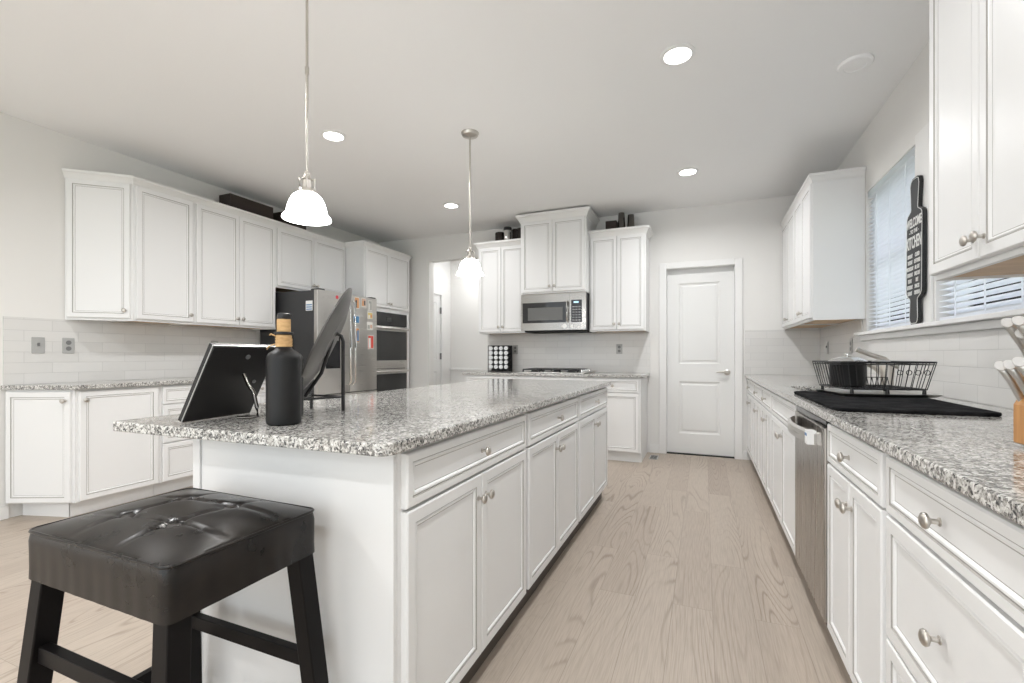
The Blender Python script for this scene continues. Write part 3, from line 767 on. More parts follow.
# ---------------------------------------------------------------- back run
BF = 4.905
bg = 'white base cabinets along the back wall'
BD = YB-0.010-BF
base_cab('white base cabinet with drawer and door at the right end of the back counter', (-1.168, BF, 0), 0, 0.567, BD, 'D1L', 'cab', bg, toe_in=0.05)
base_cab('white base cabinet beneath the cooktop', (-2.000, BF, 0), 0, 0.831, BD, 'D2', 'cab', bg, toe_in=0.05)
base_cab('white base cabinet beneath the spice rack', (-2.640, BF, 0), 0, 0.639, BD, 'D2', 'cab', bg, toe_in=0.05)
ct = MB().prism(round_poly([(-2.68, 4.872), (-0.572, 4.872), (-0.572, YB-0.0085), (-2.68, YB-0.0085)], [0.02, 0.01, 0, 0]), 0.884, 0.914).build('countertop', M['granite'], bevel=0.004)
tag(ct, 'speckled granite countertop on the back wall holding the cooktop', 'countertop')
bs = MB().box(-2.64, -0.572, YB-0.008, YB-0.0003, 0.914, 1.384)
tag(bs.build('backsplash', M['tileX']), 'pale subway tile backsplash behind the cooktop', 'backsplash')
bu = 'white wall cabinets on the back wall'
BU = 5.192
bd = YB-0.002-BU
upper_cab('white two door wall cabinet left of the microwave', (-2.612, BU, 0), 0, 0.629, bd, 2, group=bu)
upper_cab('white two door wall cabinet right of the microwave', (-1.203, BU, 0), 0, 0.621, bd, 2, group=bu)
CF = 5.04
CT = 2.678
upper_cab('raised creamy white wall cabinet directly above the microwave', (-1.982, CF, 0), 0, 0.778, YB-0.002-CF, 2, z0=1.825, z1=CT, group=bu)
cr = sweep([(-2.612, YB-0.003), (-2.612, BU), (-1.983, BU)], CROWN2, UT).build('crown_molding', M['crown'])
tag(cr, 'white crown molding on the cabinet left of the microwave', 'molding', 'crown moldings on the wall cabinets')
cr = sweep([(-1.203, BU), (-0.582, BU), (-0.582, YB-0.003)], CROWN2, UT).build('crown_molding', M['crown'])
tag(cr, 'white crown molding on the cabinet right of the microwave', 'molding', 'crown moldings on the wall cabinets')
cr = sweep([(-1.982, YB-0.003), (-1.982, CF), (-1.204, CF), (-1.204, YB-0.003)], [(o*1.1, h*1.2) for o, h in CROWN2], CT).build('crown_molding', M['crown'])
tag(cr, 'cream crown molding on the raised cabinet above the microwave', 'molding', 'crown moldings on the wall cabinets')

# microwave
mw = empty('microwave', (-1.986, 5.09, 1.405), 0, 'stainless over the range microwave on the back wall', 'microwave')
MW, MH = 0.775, 0.418
MB().box(0.002, MW-0.002, 0.0, YB-0.003-5.09, 0, MH).build('case', M['fridgeside'], mw, bevel=0.003)
dr = grid_panel([0.0, 0.018, 0.545, 0.585], [0.0, 0.085, 0.320, MH-0.001], [(0.018, 0.545, 0.085, 0.320)], -0.032, -0.001, lambda u, v, t: (u, t, v)).build('door', M['steeld'], mw)
MB().box(0.019, 0.544, -0.0315, -0.005, 0.086, 0.319).build('door_glass', M['blackgloss'], dr)
MB().box(0.085, 0.505, -0.0325, -0.0316, 0.115, 0.262).build('window_mesh', M['mwglass'], dr)
cp = grid_panel([0.587, 0.605, 0.728, MW], [0.0, 0.085, 0.335, MH-0.001], [(0.605, 0.728, 0.085, 0.335)], -0.032, -0.001, lambda u, v, t: (u, t, v)).build('control_panel', M['steeld'], mw)
MB().box(0.606, 0.727, -0.0315, -0.005, 0.086, 0.334).build('keypad', M['blackgloss'], cp)
MB().box(0.635, 0.690, -0.0325, -0.0316, 0.300, 0.318).build('display', M['display'], cp)
kb = MB()
for i in range(3):
    for j in range(6): kb.box(0.620+i*0.034, 0.644+i*0.034, -0.0322, -0.0316, 0.10+j*0.03, 0.114+j*0.03)
kb.build('keys', M['greyletter'], cp)
MB().tube([(0.566, -0.032, 0.09), (0.566, -0.062, 0.11), (0.566, -0.066, 0.20), (0.566, -0.062, 0.30), (0.566, -0.032, 0.32)], 0.011, 10).build('handle', M['chrome'], mw, smooth=50)
MB().lathe([(0.026, 0), (0.026, 0.001)], (0.525, -0.0321, 0.043), 20, 'Y').build('round_sticker', M['whitep'], dr)
MB().box(0.598, 0.622, -0.0332, -0.0321, 0.028, 0.062).build('small_sticker', M['whitep'], cp)
MB().box(0.03, MW-0.03, 0.01, 0.38, -0.018, 0.0).build('vent_grille', M['dark'], mw)

# cooktop
ck = empty('gas_cooktop', (-1.585, 5.19, 0.914), 0, 'stainless gas cooktop with black grates under the microwave', 'cooktop')
MB().box(-0.38, 0.38, -0.255, 0.255, 0.0005, 0.012).build('tray', M['steel'], ck, bevel=0.003)
for cx in (-0.24, 0.0, 0.20):
    g = MB()
    for yy in (-0.22, -0.075, 0.075, 0.22): g.box(cx-0.105, cx+0.105, yy-0.006, yy+0.006, 0.034, 0.046)
    for xx in (-0.10, 0, 0.10): g.box(cx+xx-0.006, cx+xx+0.006, -0.225, 0.225, 0.034, 0.046)
    for xx in (-0.10, 0.10):
        for yy in (-0.22, 0.22): g.box(cx+xx-0.007, cx+xx+0.007, yy-0.007, yy+0.007, 0.012, 0.034)
    g.build('grate', M['black'], ck)
for (bx, by) in ((-0.24, -0.12), (-0.24, 0.12), (0, 0), (0.20, 0.12), (0.20, -0.12)):
    MB().lathe([(0.048, 0.012), (0.048, 0.02), (0.035, 0.022), (0.035, 0.03), (0.0, 0.031)], (bx, by, 0), 20).build('burner', M['black'], ck, smooth=40)
for k in range(5):
    MB().lathe([(0.018, 0.012), (0.018, 0.02), (0.015, 0.042), (0.0, 0.043)], (0.345, -0.20+k*0.085, 0), 16).build('control_knob', M['chrome'], ck, smooth=40)

# spice rack with jars
sr = empty('spice_rack', (-2.378, 5.28, 0.9145), 0, 'black wire spice rack at the left end of the back counter', 'rack')
sp = MB(); SW, SH = 0.285, 0.325
for x in (-SW/2, SW/2):
    for y in (0.0, 0.10): sp.tube([(x, y, 0), (x, y, SH)], 0.004, 8)
for z in (0.004, SH-0.004):
    sp.tube([(-SW/2,0,z),(SW/2,0,z)], 0.004, 8).tube([(-SW/2,0.10,z),(SW/2,0.10,z)], 0.004, 8).tube([(-SW/2,0,z),(-SW/2,0.10,z)], 0.004, 8).tube([(SW/2,0,z),(SW/2,0.10,z)], 0.004, 8)
for x in (-0.069, 0, 0.069): sp.box(x-0.0035, x+0.0035, 0.002, 0.10, 0.003, SH-0.004)
sp.build('rack_frame', M['black'], sr, smooth=40)
MB().box(-SW/2, SW/2, 0.101, 0.104, 0.0, SH).build('back_plate', M['black'], sr)
for j in range(5):
    t = MB()
    t.box(-SW/2+0.002, SW/2-0.002, 0.004, 0.10, 0.0285+j*0.058, 0.0305+j*0.058); t.build('shelf', M['black'], sr)
rown = ['bottom', 'second lowest', 'middle', 'second highest', 'top']; coln = ['leftmost', 'second from left', 'third from left', 'rightmost']
for j in range(5):
    for i in range(4):
        x = (-0.1035, -0.0345, 0.0345, 0.1035)[i]; z = 0.031+j*0.058+0.0262
        jr = empty('spice_jar', (-2.378+x, 5.28, 0.9145+z), 0, f'spice jar with white lid, {coln[i]} in the {rown[j]} row of the rack', 'jar', 'spice jars in the rack')
        MB().lathe([(0.022, -0.090), (0.024, -0.088), (0.024, -0.008), (0.021, -0.004)], (0,0,0), 16, 'Y').build('glass_jar', M['canister'], jr, smooth=40)
        MB().lathe([(0.0258, -0.006), (0.0258, 0.008), (0.0235, 0.011), (0.0, 0.011)], (0,0,0), 20, 'Y').build('lid', M['lid'], jr, smooth=40)

# things on top of the cabinets
def canister(x, y, z, r_, h, m, lidm, label, grp, taper=1.0):
    t = empty('canister', (x, y, z), 0, label, 'canister', grp)
    MB().lathe([(r_*0.95, 0), (r_, 0.004), (r_*taper, h*0.82), (r_*taper*0.97, h*0.84)], (0,0,0), 24).build('body', m, t, smooth=40)
    MB().lathe([(r_*taper*1.02, h*0.84), (r_*taper*1.02, h*0.97), (r_*taper*0.9, h), (0, h)], (0,0,0), 24).build('lid', lidm, t, smooth=40)
TZ = UT+0.001
g1 = 'canisters on top of the cabinet left of the microwave'
canister(-2.385, 5.34, TZ, 0.060, 0.205, M['canister'], M['canister'], 'short dark canister leftmost on top of the cabinet left of the microwave', g1)
canister(-2.262, 5.30, TZ, 0.050, 0.250, M['chrome'], M['black'], 'silver canister with dark lid on top of the cabinet left of the microwave', g1)
canister(-2.195, 5.41, TZ, 0.050, 0.245, M['canister'], M['canister'], 'dark canister right behind the silver one', g1)
canister(-2.095, 5.32, TZ, 0.048, 0.225, M['canister'], M['canister'], 'dark canister touching the raised microwave cabinet', g1)
b = MB().box(-0.07, 0.055, -0.05, 0.05, 0, 0.195).build('storage_box', M['basket'], bevel=0.006)
b.location = (-0.975, 5.36, TZ); tag(b, 'small dark box on top of the cabinet right of the microwave', 'box')
def tumbler(x, y, h, label, flip=False):
    t = empty('tumbler', (x, y, TZ), 0, label, 'tumbler', 'steel tumblers on top of the cabinet')
    pr = [(0.036, 0), (0.040, 0.01), (0.046, h*0.9), (0.044, h*0.92)]
    if flip: pr = [(0.046, 0), (0.046, 0.01), (0.037, h*0.9), (0.034, h*0.92)]
    MB().lathe(pr, (0,0,0), 28).build('cup', M['gunmetal'], t, smooth=40)
    MB().lathe([(pr[-1][0], h*0.92), (pr[-1][0], h), (0, h)], (0,0,0), 28).build('lid', M['gunmetal'], t, smooth=40)
tumbler(-0.868, 5.34, 0.275, 'taller shiny steel tumbler beside the small dark box', True)
tumbler(-0.765, 5.35, 0.245, 'shorter shiny steel tumbler at the right end above the cabinet', True)
b = MB().box(-0.08, 0.08, -0.24, 0.24, 0, 0.205).build('storage_basket', M['basket'], bevel=0.006)
b.location = (-4.25, 3.275, TZ); tag(b, 'long dark box on top of the left wall cabinets', 'box')
b = MB().box(-0.08, 0.08, -0.16, 0.16, 0, 0.20).build('storage_basket', M['basket'], bevel=0.006)
b.location = (-4.25, 3.79, TZ); tag(b, 'dark box on the left cabinets, partly behind the near pendant shade', 'box')

# ---------------------------------------------------------------- outlets and switches
def plate(loc_, rz, kind, label):
    r = empty('light_switch' if kind == 'switch' else 'outlet', loc_, rz, label, 'switch' if kind == 'switch' else 'outlet', 'grey wall plates on the backsplash')
    MB().box(-0.036, 0.036, -0.006, -0.0003, -0.058, 0.058).build('cover_plate', M['plate'], r, bevel=0.003)
    if kind == 'switch':
        MB().box(-0.006, 0.006, -0.016, -0.006, -0.004, 0.018).build('toggle', M['plated'], r, bevel=0.001)
    else:
        for z in (-0.022, 0.022):
            MB().lathe([(0.0165, 0), (0.0165, 0.0015)], (0, -0.006, z), 18, 'Y').build('socket', M['plated'], r)
plate((XL+0.008, 1.752, 1.19), PI/2, 'switch', 'grey switch plate leftmost on the left wall backsplash')
plate((XL+0.008, 1.922, 1.19), PI/2, 'outlet', 'grey outlet under the angled wall cabinet on the left')
plate((XL+0.008, 3.040, 1.20), PI/2, 'outlet', 'grey outlet above the photo frame on the left wall')
plate((-0.921, YB-0.008, 1.19), 0, 'outlet', 'grey outlet on the back wall right of the cooktop')
plate((-2.243, YB-0.008, 1.19), 0, 'outlet', 'grey outlet just right of the spice rack')
plate((XR-0.008, 4.43, 1.19), -PI/2, 'outlet', 'grey outlet on the right wall near the faucet')
plate((XR-0.008, 5.19, 1.19), -PI/2, 'switch', 'narrow grey switch on the right wall near the back corner')
# floor register
fv = MB().box(-0.045, 0.045, -0.10, 0.10, 0.0003, 0.006)
fv.cur = 1
for k in range(9): fv.box(-0.034, 0.034, -0.088+k*0.02, -0.078+k*0.02, 0.006, 0.0066)
fv = fv.build('floor_register', [M['plate'], M['dark']]); fv.location = (-0.505, 5.25, 0)
tag(fv, 'small grey floor vent in front of the pantry door', 'vent')

# ---------------------------------------------------------------- ceiling fixtures
names = {(-2.57, 0.93): 'recessed ceiling light nearest the camera on the left side', (-0.134, 0.93): 'recessed ceiling light nearest the camera above the aisle',
         (-2.57, 2.69): 'recessed ceiling light left, just right of the near pendant rod', (-0.134, 2.69): 'recessed ceiling light at upper right of centre, between two aisle lights',
         (-2.57, 4.44): 'recessed ceiling light left of the far pendant', (-0.134, 4.44): 'recessed ceiling light farthest, above the pantry door aisle'}
for (x, y) in CANS:
    if y < 0: continue
    t = empty('recessed_light', (x, y, CEIL), 0, names[(x, y)], 'ceiling light', 'recessed lights in the ceiling')
    rings = []
    for rr, zz in ((0.092, -0.0005), (0.092, -0.006), (0.072, -0.011), (0.068, -0.0005)):
        rings.append([(rr*math.cos(2*PI*k/32), rr*math.sin(2*PI*k/32), zz) for k in range(32)])
    MB().loops(rings, False, False, closed=True).build('trim_ring', M['whitep'], t, smooth=40)
    MB().lathe([(0.066, -0.001), (0.066, -0.004), (0, -0.004)], (0,0,0), 32).build('lens', M['lens'], t)
sd = MB().lathe([(0.085, -0.0005), (0.085, -0.012), (0.078, -0.018), (0.055, -0.020), (0.053, -0.017), (0.0, -0.018)], (0.788, 3.155, CEIL), 32).build('ceiling_speaker', M['ceil'], smooth=35)
tag(sd, 'round flush white ceiling disc near the right window', 'ceiling speaker')

def pendant(x, y, label):
    t = empty('pendant_light', (x, y, CEIL), 0, label, 'pendant light', 'pendant lights over the island')
    MB().lathe([(0.066, -0.0005), (0.066, -0.006), (0.058, -0.022), (0.022, -0.030), (0.012, -0.034), (0, -0.034)], (0,0,0), 32).build('canopy', M['nickel'], t, smooth=40)
    MB().tube([(0,0,-0.03), (0,0,-0.86)], 0.006, 12).lathe([(0.009, -0.385), (0.009, -0.415)], (0,0,0), 12).build('rod', M['nickel'], t, smooth=40)
    f = MB().lathe([(0.006, -0.845), (0.014, -0.852), (0.014, -0.866), (0.020, -0.874), (0.022, -0.880), (0.010, -0.882)], (0,0,0), 24)
    f.lathe([(0.034, -0.922), (0.038, -0.928), (0.038, -0.940), (0.026, -0.942)], (0,0,0), 24).lathe([(0.018, -0.882), (0.020, -0.925)], (0,0,0), 16)
    for k in range(4):
        a = PI/4+k*PI/2; px, py = 0.030*math.cos(a), 0.030*math.sin(a)
        f.tube([(px*0.75, py*0.75, -0.878), (px, py, -0.880), (px, py, -0.925)], 0.004, 8).lathe([(0.0, -0.868), (0.006, -0.872), (0.006, -0.880), (0.0, -0.884)], (px, py, 0), 10)
    f.build('fitter', M['nickel'], t, smooth=40)
    prof = [(0.026, -0.938), (0.044, -0.942), (0.060, -0.955), (0.072, -0.978), (0.080, -1.003), (0.084, -1.024), (0.088, -1.034), (0.098, -1.043), (0.101, -1.054)]
    pi = [(r_-0.004, z) for r_, z in prof[::-1]]
    MB().lathe(prof+pi, (0,0,0), 40, cap=False).build('shade', M['glass_lit'], t, smooth=60)
    l = bpy.data.lights.new('pendant_bulb', 'POINT'); l.energy = PEND_W; l.color = (1, 0.93, 0.85); l.shadow_soft_size = 0.04
    o = bpy.data.objects.new('pendant_bulb', l); COL.objects.link(o); o.parent = t; o.location = (0, 0, -1.04)
pendant(-1.612, 1.530, 'pendant light with glowing white bell glass nearer the camera over the island')
pendant(-1.606, 3.051, 'pendant light with small white bell glass farther back over the island')

# ---------------------------------------------------------------- island items
# photo frame seen from behind, leaning
b0 = Vector((-1.460, 0.903, 0.9148)); b1 = Vector((-1.487, 1.150, 0.9148))
u = (b1-b0); fw = u.length; u.normalize(); side = Vector((u.y, -u.x, 0))
lean = R(28); up = (Vector((0,0,1))*math.cos(lean)+side*math.sin(lean)); nb = up.cross(u); nb = nb if nb.dot(side) > 0 else -nb   # back normal
fo = empty('photo_frame', b0, 0, 'black backed photo frame leaning on its stand on the island', 'photo frame')
FM = Matrix(((u.x, nb.x, up.x, 0), (u.y, nb.y, up.y, 0), (u.z, nb.z, up.z, 0), (0, 0, 0, 1)))   # local x along base, y toward back, z up the frame
fh = 0.262
LIFT = Matrix.Translation((0, 0, 0.010*abs(nb.z)))
FM = LIFT @ FM
fm = MB()
for y0_, y1_, mi_ in ((-0.010, 0.003, 0), (0.0031, 0.006, 1)):
    fm.cur = mi_
    for bx in ((0, fw, y0_, y1_, 0, 0.018), (0, fw, y0_, y1_, fh-0.018, fh), (0, 0.018, y0_, y1_, 0.018, fh-0.018), (fw-0.018, fw, y0_, y1_, 0.018, fh-0.018)): fm.box(*bx)
fm.build('frame_edge', [M['frameback'], M['framegrey']], fo, matrix=FM)
MB().box(0.002, fw-0.002, 0.004, 0.0095, 0.002, fh-0.004).build('backing', M['frameback'], fo, matrix=FM)
MB().box(0.018, fw-0.018, -0.006, -0.003, 0.018, fh-0.018).build('photo_print', PM['g'], fo, matrix=FM)
clips = MB().lathe([(0.008, 0), (0.008, 0.003)], (fw*0.55, 0.0125, fh*0.86), 14, 'Y').lathe([(0.006, 0), (0.006, 0.003)], (fw*0.82, 0.0125, fh*0.5), 14, 'Y')
clips.build('hanger', M['plated'], fo, matrix=FM)
p0 = FM @ Vector((fw*0.60, 0.010, fh*0.62)); pend_ = FM @ Vector((fw*0.60, 0.010, 0))
base = Vector((p0.x, p0.y, 0))+side*0.035
tp = [p0, p0+side*0.018+Vector((0,0,-0.035)), Vector((base.x, base.y, 0.085))+side*0.005, Vector((base.x, base.y, 0.035))+side*0.018, Vector((base.x, base.y, 0.008))+side*0.022, Vector((base.x, base.y, 0.0035))+side*0.004-u*0.012, Vector((base.x, base.y, 0.0035))-side*0.03-u*0.03]
MB().tube([tuple(p) for p in tp], 0.006, 8).build('stand', M['gunmetal'], fo, smooth=60)

def bottle(x, y, s, label, twine=True):
    t = empty('bottle', (x, y, 0.9145), 0, label, 'bottle', 'black bottles on the island')
    b = MB().lathe([(r_*s, z*s) for r_, z in ((0.042, 0), (0.047, 0.004), (0.048, 0.012), (0.048, 0.192), (0.0465, 0.202), (0.041, 0.211), (0.030, 0.219), (0.0215, 0.226), (0.0195, 0.234), (0.0185, 0.272), (0, 0.272))], (0,0,0), 40)
    b.build('glass', M['bottle'], t, smooth=35)
    if twine:
        w_ = MB()
        w_.lathe([(0.0190, 0.228), (0.0230, 0.231), (0.0215, 0.264), (0.0188, 0.266)], (0,0,0), 24)
        for k in range(4): w_.tube([(0.0225*math.cos(a), 0.0225*math.sin(a), 0.233+k*0.007+0.002*math.sin(a+k)) for a in [2*PI*q/20 for q in range(20)]], 0.0016, 6, True)
        w_.tube([(-0.015, -0.016, 0.262), (-0.028, -0.022, 0.268), (-0.036, -0.018, 0.265)], 0.0022, 6).tube([(-0.015, -0.019, 0.238), (-0.028, -0.026, 0.232), (-0.036, -0.028, 0.222)], 0.0018, 6)
        w_.build('twine_wrap', M['cork'], t, smooth=50)
        MB().lathe([(0.019, 0.266), (0.027, 0.268), (0.027, 0.273), (0.019, 0.2745)], (0,0,0), 24).build('neck_ring', M['black'], t, smooth=40)
        MB().lathe([(0.0190, 0.275), (0.0190, 0.312), (0.0, 0.312)], (0,0,0), 24).build('cork', M['cork'], t, smooth=40)
        MB().lathe([(0.0185, 0.3122), (0.0195, 0.315), (0.0185, 0.327), (0.014, 0.330), (0, 0.330)], (0,0,0), 24).build('cap', M['black'], t, smooth=40)
bottle(-1.158, 1.012, 1.0, 'matte black bottle with cork and twine wrapped neck on the island')
bottle(-1.271, 1.127, 0.98, 'second black bottle standing right behind the corked one', False)

# platter on wire easel
C_, B_, A_ = Vector((-1.285, 1.180, 0.9145)), Vector((-1.385, 1.335, 0.9145)), Vector((-1.226, 1.331, 0.9145))
ez = empty('easel', (-1.30, 1.27, 0.9145), 0, 'black metal easel holding the tilted platter on the island', 'easel')
O = Vector((-1.30, 1.27, 0.9145))
def q(p, z): return (p.x-O.x, p.y-O.y, z)
m_ = (C_+B_)/2
ld = (A_-m_); ld.z = 0; ld.normalize()
e = MB()
fwd = C_-ld*0.025; fwb = B_-ld*0.025
e.box(*(C_.x-O.x-0.004, C_.x-O.x+0.004), *(C_.y-O.y-0.004, C_.y-O.y+0.004), 0.0005, 0.060)
e.box(*(B_.x-O.x-0.004, B_.x-O.x+0.004), *(B_.y-O.y-0.004, B_.y-O.y+0.004), 0.0005, 0.060)
for P_ in (C_, B_):
    e.tube([q(A_, 0.052), q(P_, 0.052), q(P_-ld*0.028, 0.050), q(P_-ld*0.032, 0.068)], 0.004, 8)
e.tube([q(C_, 0.052), q(B_, 0.052)], 0.004, 8)
e.build('front_rails', M['black'], ez, smooth=40)
arch = [q(A_, 0.0006), q(A_, 0.255), q(A_-ld*0.006, 0.275), q(A_-ld*0.020, 0.283), q(A_-ld*0.034, 0.276), q(A_-ld*0.041, 0.250), q(A_-ld*0.075, 0.140), q(m_, 0.055)]
MB().tube(arch, 0.0065, 10).build('back_leg', M['black'], ez, smooth=60)
# disc: base point just behind the front lips
lp_ = R(25); hv0 = Vector((-0.622, 0.783, 0)).normalized(); ld2 = Vector((hv0.y, -hv0.x, 0)); upv = Vector((0,0,1))*math.cos(lp_)+ld2*math.sin(lp_); hv = hv0; nv = upv.cross(hv)
nv = nv if nv.dot(ld) > 0 else -nv
RP = 0.212
cen = m_-ld*0.006+Vector((0,0,0.062))+upv*RP
pm = Matrix(((hv.x, upv.x, nv.x, 0), (hv.y, upv.y, nv.y, 0), (hv.z, upv.z, nv.z, 0), (0,0,0,1)))
pr = [(0.0, 0.010), (0.10, 0.010), (0.118, 0.012), (0.125, 0.010), (0.165, 0.002), (0.206, -0.010), (RP, -0.013), (RP, -0.018), (0.204, -0.016), (0.160, -0.004), (0.12, 0.003), (0.0, 0.004)]
plt = MB(); plt.lathe(pr[1:-1], (0,0,0), 56)
plt = plt.build('serving_platter', M['platter'], smooth=40, matrix=pm)
plt.location = cen
tag(plt, 'round dark pewter platter tilted on the black easel', 'platter')

# ---------------------------------------------------------------- stool
SX0, SX1, SY0, SY1, SZ0, SZ1 = -1.386, -0.896, 0.530, 0.884, 0.628, 0.733
cx, cy = (SX0+SX1)/2, (SY0+SY1)/2
so = empty('bar_stool', (cx, cy, 0), 0, 'backless bar stool with dark brown tufted leather seat and black legs', 'stool')
hx, hy = (SX1-SX0)/2, (SY1-SY0)/2
btn = [(sx*0.080, sy*0.064) for sx in (-1, 1) for sy in (-1, 1)]
n = 56; nyy = 40
def top_z(x, y):
    a, b = abs(x)/hx, abs(y)/hy
    z = 0.026*(1-a**3.2)*(1-b**3.2)
    for (bx, by) in btn:
        d2 = (x-bx)**2+(y-by)**2
        z -= 0.013*math.exp(-d2/(2*0.013**2))
    ex = 1-max(0, a-0.55)/0.45; ey = 1-max(0, b-0.55)/0.45
    for by in (-0.064, 0.064): z -= 0.0065*math.exp(-((y-by-0.012*math.sin(x*9))**2)/(2*0.0032**2))*max(0.0, ex)
    for bx in (-0.080, 0.080): z -= 0.0065*math.exp(-((x-bx-0.010*math.sin(y*11))**2)/(2*0.0032**2))*max(0.0, ey)
    return SZ1+z
def sq(a, b, r_):     # map unit square grid to rounded rectangle
    x, y = a*hx, b*hy
    kx, ky = hx-r_, hy-r_
    if abs(x) > kx and abs(y) > ky:
        dx, dy = (abs(x)-kx)/r_, (abs(y)-ky)/r_
        m = max(dx, dy); l = math.hypot(dx, dy)
        if l > 0: dx, dy = dx*m/l, dy*m/l
        x = math.copysign(kx+dx*r_, x); y = math.copysign(ky+dy*r_, y)
    return x, y
mb = MB(); ids = {}
aa = [math.sin((2*i/n-1)*PI/2*0.999) for i in range(n+1)]; bb = [math.sin((2*j/nyy-1)*PI/2*0.999) for j in range(nyy+1)]
aa = [2*i/n-1 for i in range(n+1)]; bb = [2*j/nyy-1 for j in range(nyy+1)]
for j in range(nyy+1):
    for i in range(n+1):
        x, y = sq(aa[i], bb[j], 0.020); x *= 0.985; y *= 0.985
        ids[i, j] = mb.add([(x, y, top_z(x, y))])
for j in range(nyy):
    for i in range(n): mb.face((ids[i,j], ids[i+1,j], ids[i+1,j+1], ids[i,j+1]))
ring = [ids[i,0] for i in range(n+1)]+[ids[n,j] for j in range(1,nyy+1)]+[ids[i,nyy] for i in range(n-1,-1,-1)]+[ids[0,j] for j in range(nyy-1,0,-1)]
prev = ring
for (sc, z, wob) in ((1.012, SZ1-0.010, 0), (1.020, SZ1-0.022, 0), (1.016, SZ1-0.05, 0.0018), (1.014, SZ1-0.08, 0.0022), (1.018, SZ0, 0.0015), (1.006, SZ0-0.0005, 0)):
    cur = []
    for q_, i0 in enumerate(ring):
        x, y, _ = mb.v[i0]; ww = 1+wob*math.sin(q_*0.9)*math.sin(q_*0.37)*2
        cur.append(mb.add([(x*sc*ww, y*sc*ww, z)]))
    m = len(cur)
    for k in range(m): mb.face((prev[k], cur[k], cur[(k+1)%m], prev[(k+1)%m]))
    prev = cur
mb.face(prev[::-1])
seat = mb.build('seat', M['leather'], so, smooth=60)
pp = []
for k in range(0, len(ring), 2):
    x, y, z = mb.v[ring[k]]; pp.append((x*1.008, y*1.008, SZ1-0.001))
MB().tube(pp, 0.0035, 8, True).build('piping', M['leather'], seat, smooth=60)
for (bx, by) in btn:
    z = top_z(bx, by)
    MB().lathe([(0.005, -0.002), (0.014, 0.001), (0.0155, 0.005), (0.011, 0.009), (0.0, 0.0105)], (bx, by, z), 16).build('button', M['button'], seat, smooth=60)
ls = 0.045
tops = {}
for sx in (-1, 1):
    for sy in (-1, 1):
        t_ = (sx*(hx-0.030), sy*(hy-0.030), SZ0+0.004); f_ = (sx*(hx+0.022), sy*(hy+0.018), 0.0)
        tops[sx, sy] = (t_, f_)
        MB().bar(f_, t_, ls, ls).build('leg', M['stoolleg'], so, bevel=0.003)
def legpt(sx, sy, z):
    t_, f_ = tops[sx, sy]; s_ = z/t_[2]; return [f_[k]+(t_[k]-f_[k])*s_ for k in range(3)]
def stretcher(a, b, z):
    p, q_ = legpt(*a, z), legpt(*b, z)
    d = Vector(q_)-Vector(p); d.normalize(); nrm = Vector((-d.y, d.x, 0))*0.011
    rings = []
    for c in (Vector(p)+d*0.018, Vector(q_)-d*0.018):
        rings.append([tuple(c-nrm+Vector((0,0,-0.018))), tuple(c+nrm+Vector((0,0,-0.018))), tuple(c+nrm+Vector((0,0,0.018))), tuple(c-nrm+Vector((0,0,0.018)))])
    MB().loops(rings).build('stretcher', M['stoolleg'], so, bevel=0.002)
stretcher((-1, 1), (1, 1), 0.36); stretcher((-1, -1), (1, -1), 0.462)
stretcher((-1, -1), (-1, 1), 0.25); stretcher((1, -1), (1, 1), 0.25)

# ---------------------------------------------------------------- right counter items
pl = round_poly([(0.440, 2.005), (0.925, 2.03), (0.94, 2.90), (0.440, 2.90)], [0.05, 0.05, 0.05, 0.07])
dm = MB().prism(pl, 0.9146, 0.9270).build('drying_mat', M['matblack'], bevel=0.005, seg=3)
tag(dm, 'black dish drying mat on the right granite counter', 'mat')
RZ = R(10)
RO = Vector((0.755, 2.79, 0.9275))
tr = empty('drain_tray', RO, RZ, 'shallow silver drip tray under the dish rack', 'tray')
rx, ry = 0.178, 0.178
tb = MB()
tb.loops([[(-rx,-ry,0.0),(rx,-ry,0.0),(rx,ry,0.0),(-rx,ry,0.0)], [(-rx-0.018,-ry-0.018,0.013),(rx+0.018,-ry-0.018,0.013),(rx+0.018,ry+0.018,0.013),(-rx-0.018,ry+0.018,0.013)],
          [(-rx-0.014,-ry-0.014,0.014),(rx+0.014,-ry-0.014,0.014),(rx+0.014,ry+0.014,0.014),(-rx-0.014,ry+0.014,0.014)], [(-rx+0.004,-ry+0.004,0.003),(rx-0.004,-ry+0.004,0.003),(rx-0.004,ry-0.004,0.003),(-rx+0.004,ry-0.004,0.003)]])
tb.build('tray_pan', M['steel'], tr, smooth=30)
rk = empty('dish_rack', RO+Vector((0,0,0.0035)), RZ, 'dark wire dish rack on the black mat by the sink', 'dish rack')
Z0, Z1 = 0.030, 0.155
bx_, by_ = 0.165, 0.158; tx_, ty_ = 0.190, 0.182
wb_ = MB()
def rect(x, y, z, r_): wb_.tube(round_poly3(x, y, z), r_, 8, True)
def round_poly3(x, y, z): return [(p[0], p[1], z) for p in round_poly([(-x,-y),(x,-y),(x,y),(-x,y)], 0.03, 5)]
rect(tx_, ty_, Z1, 0.0042); rect(bx_, by_, Z0, 0.0036); rect(tx_*0.985, ty_*0.985, Z1-0.010, 0.0022)
def lerp_side(s, side):
    if side == 0: return (s*bx_, -by_), (s*tx_, -ty_)
    if side == 1: return (s*bx_, by_), (s*tx_, ty_)
    if side == 2: return (-bx_, s*by_), (-tx_, s*ty_)
    return (bx_, s*by_), (tx_, s*ty_)
for sd_ in range(4):
    cnt = 12 if sd_ in (0, 2) else 8
    for k in range(cnt):
        s = -0.9+1.8*k/(cnt-1); p, q_ = lerp_side(s, sd_)
        wb_.tube([(p[0], p[1], Z0), (q_[0], q_[1], Z1)], 0.0017, 6)
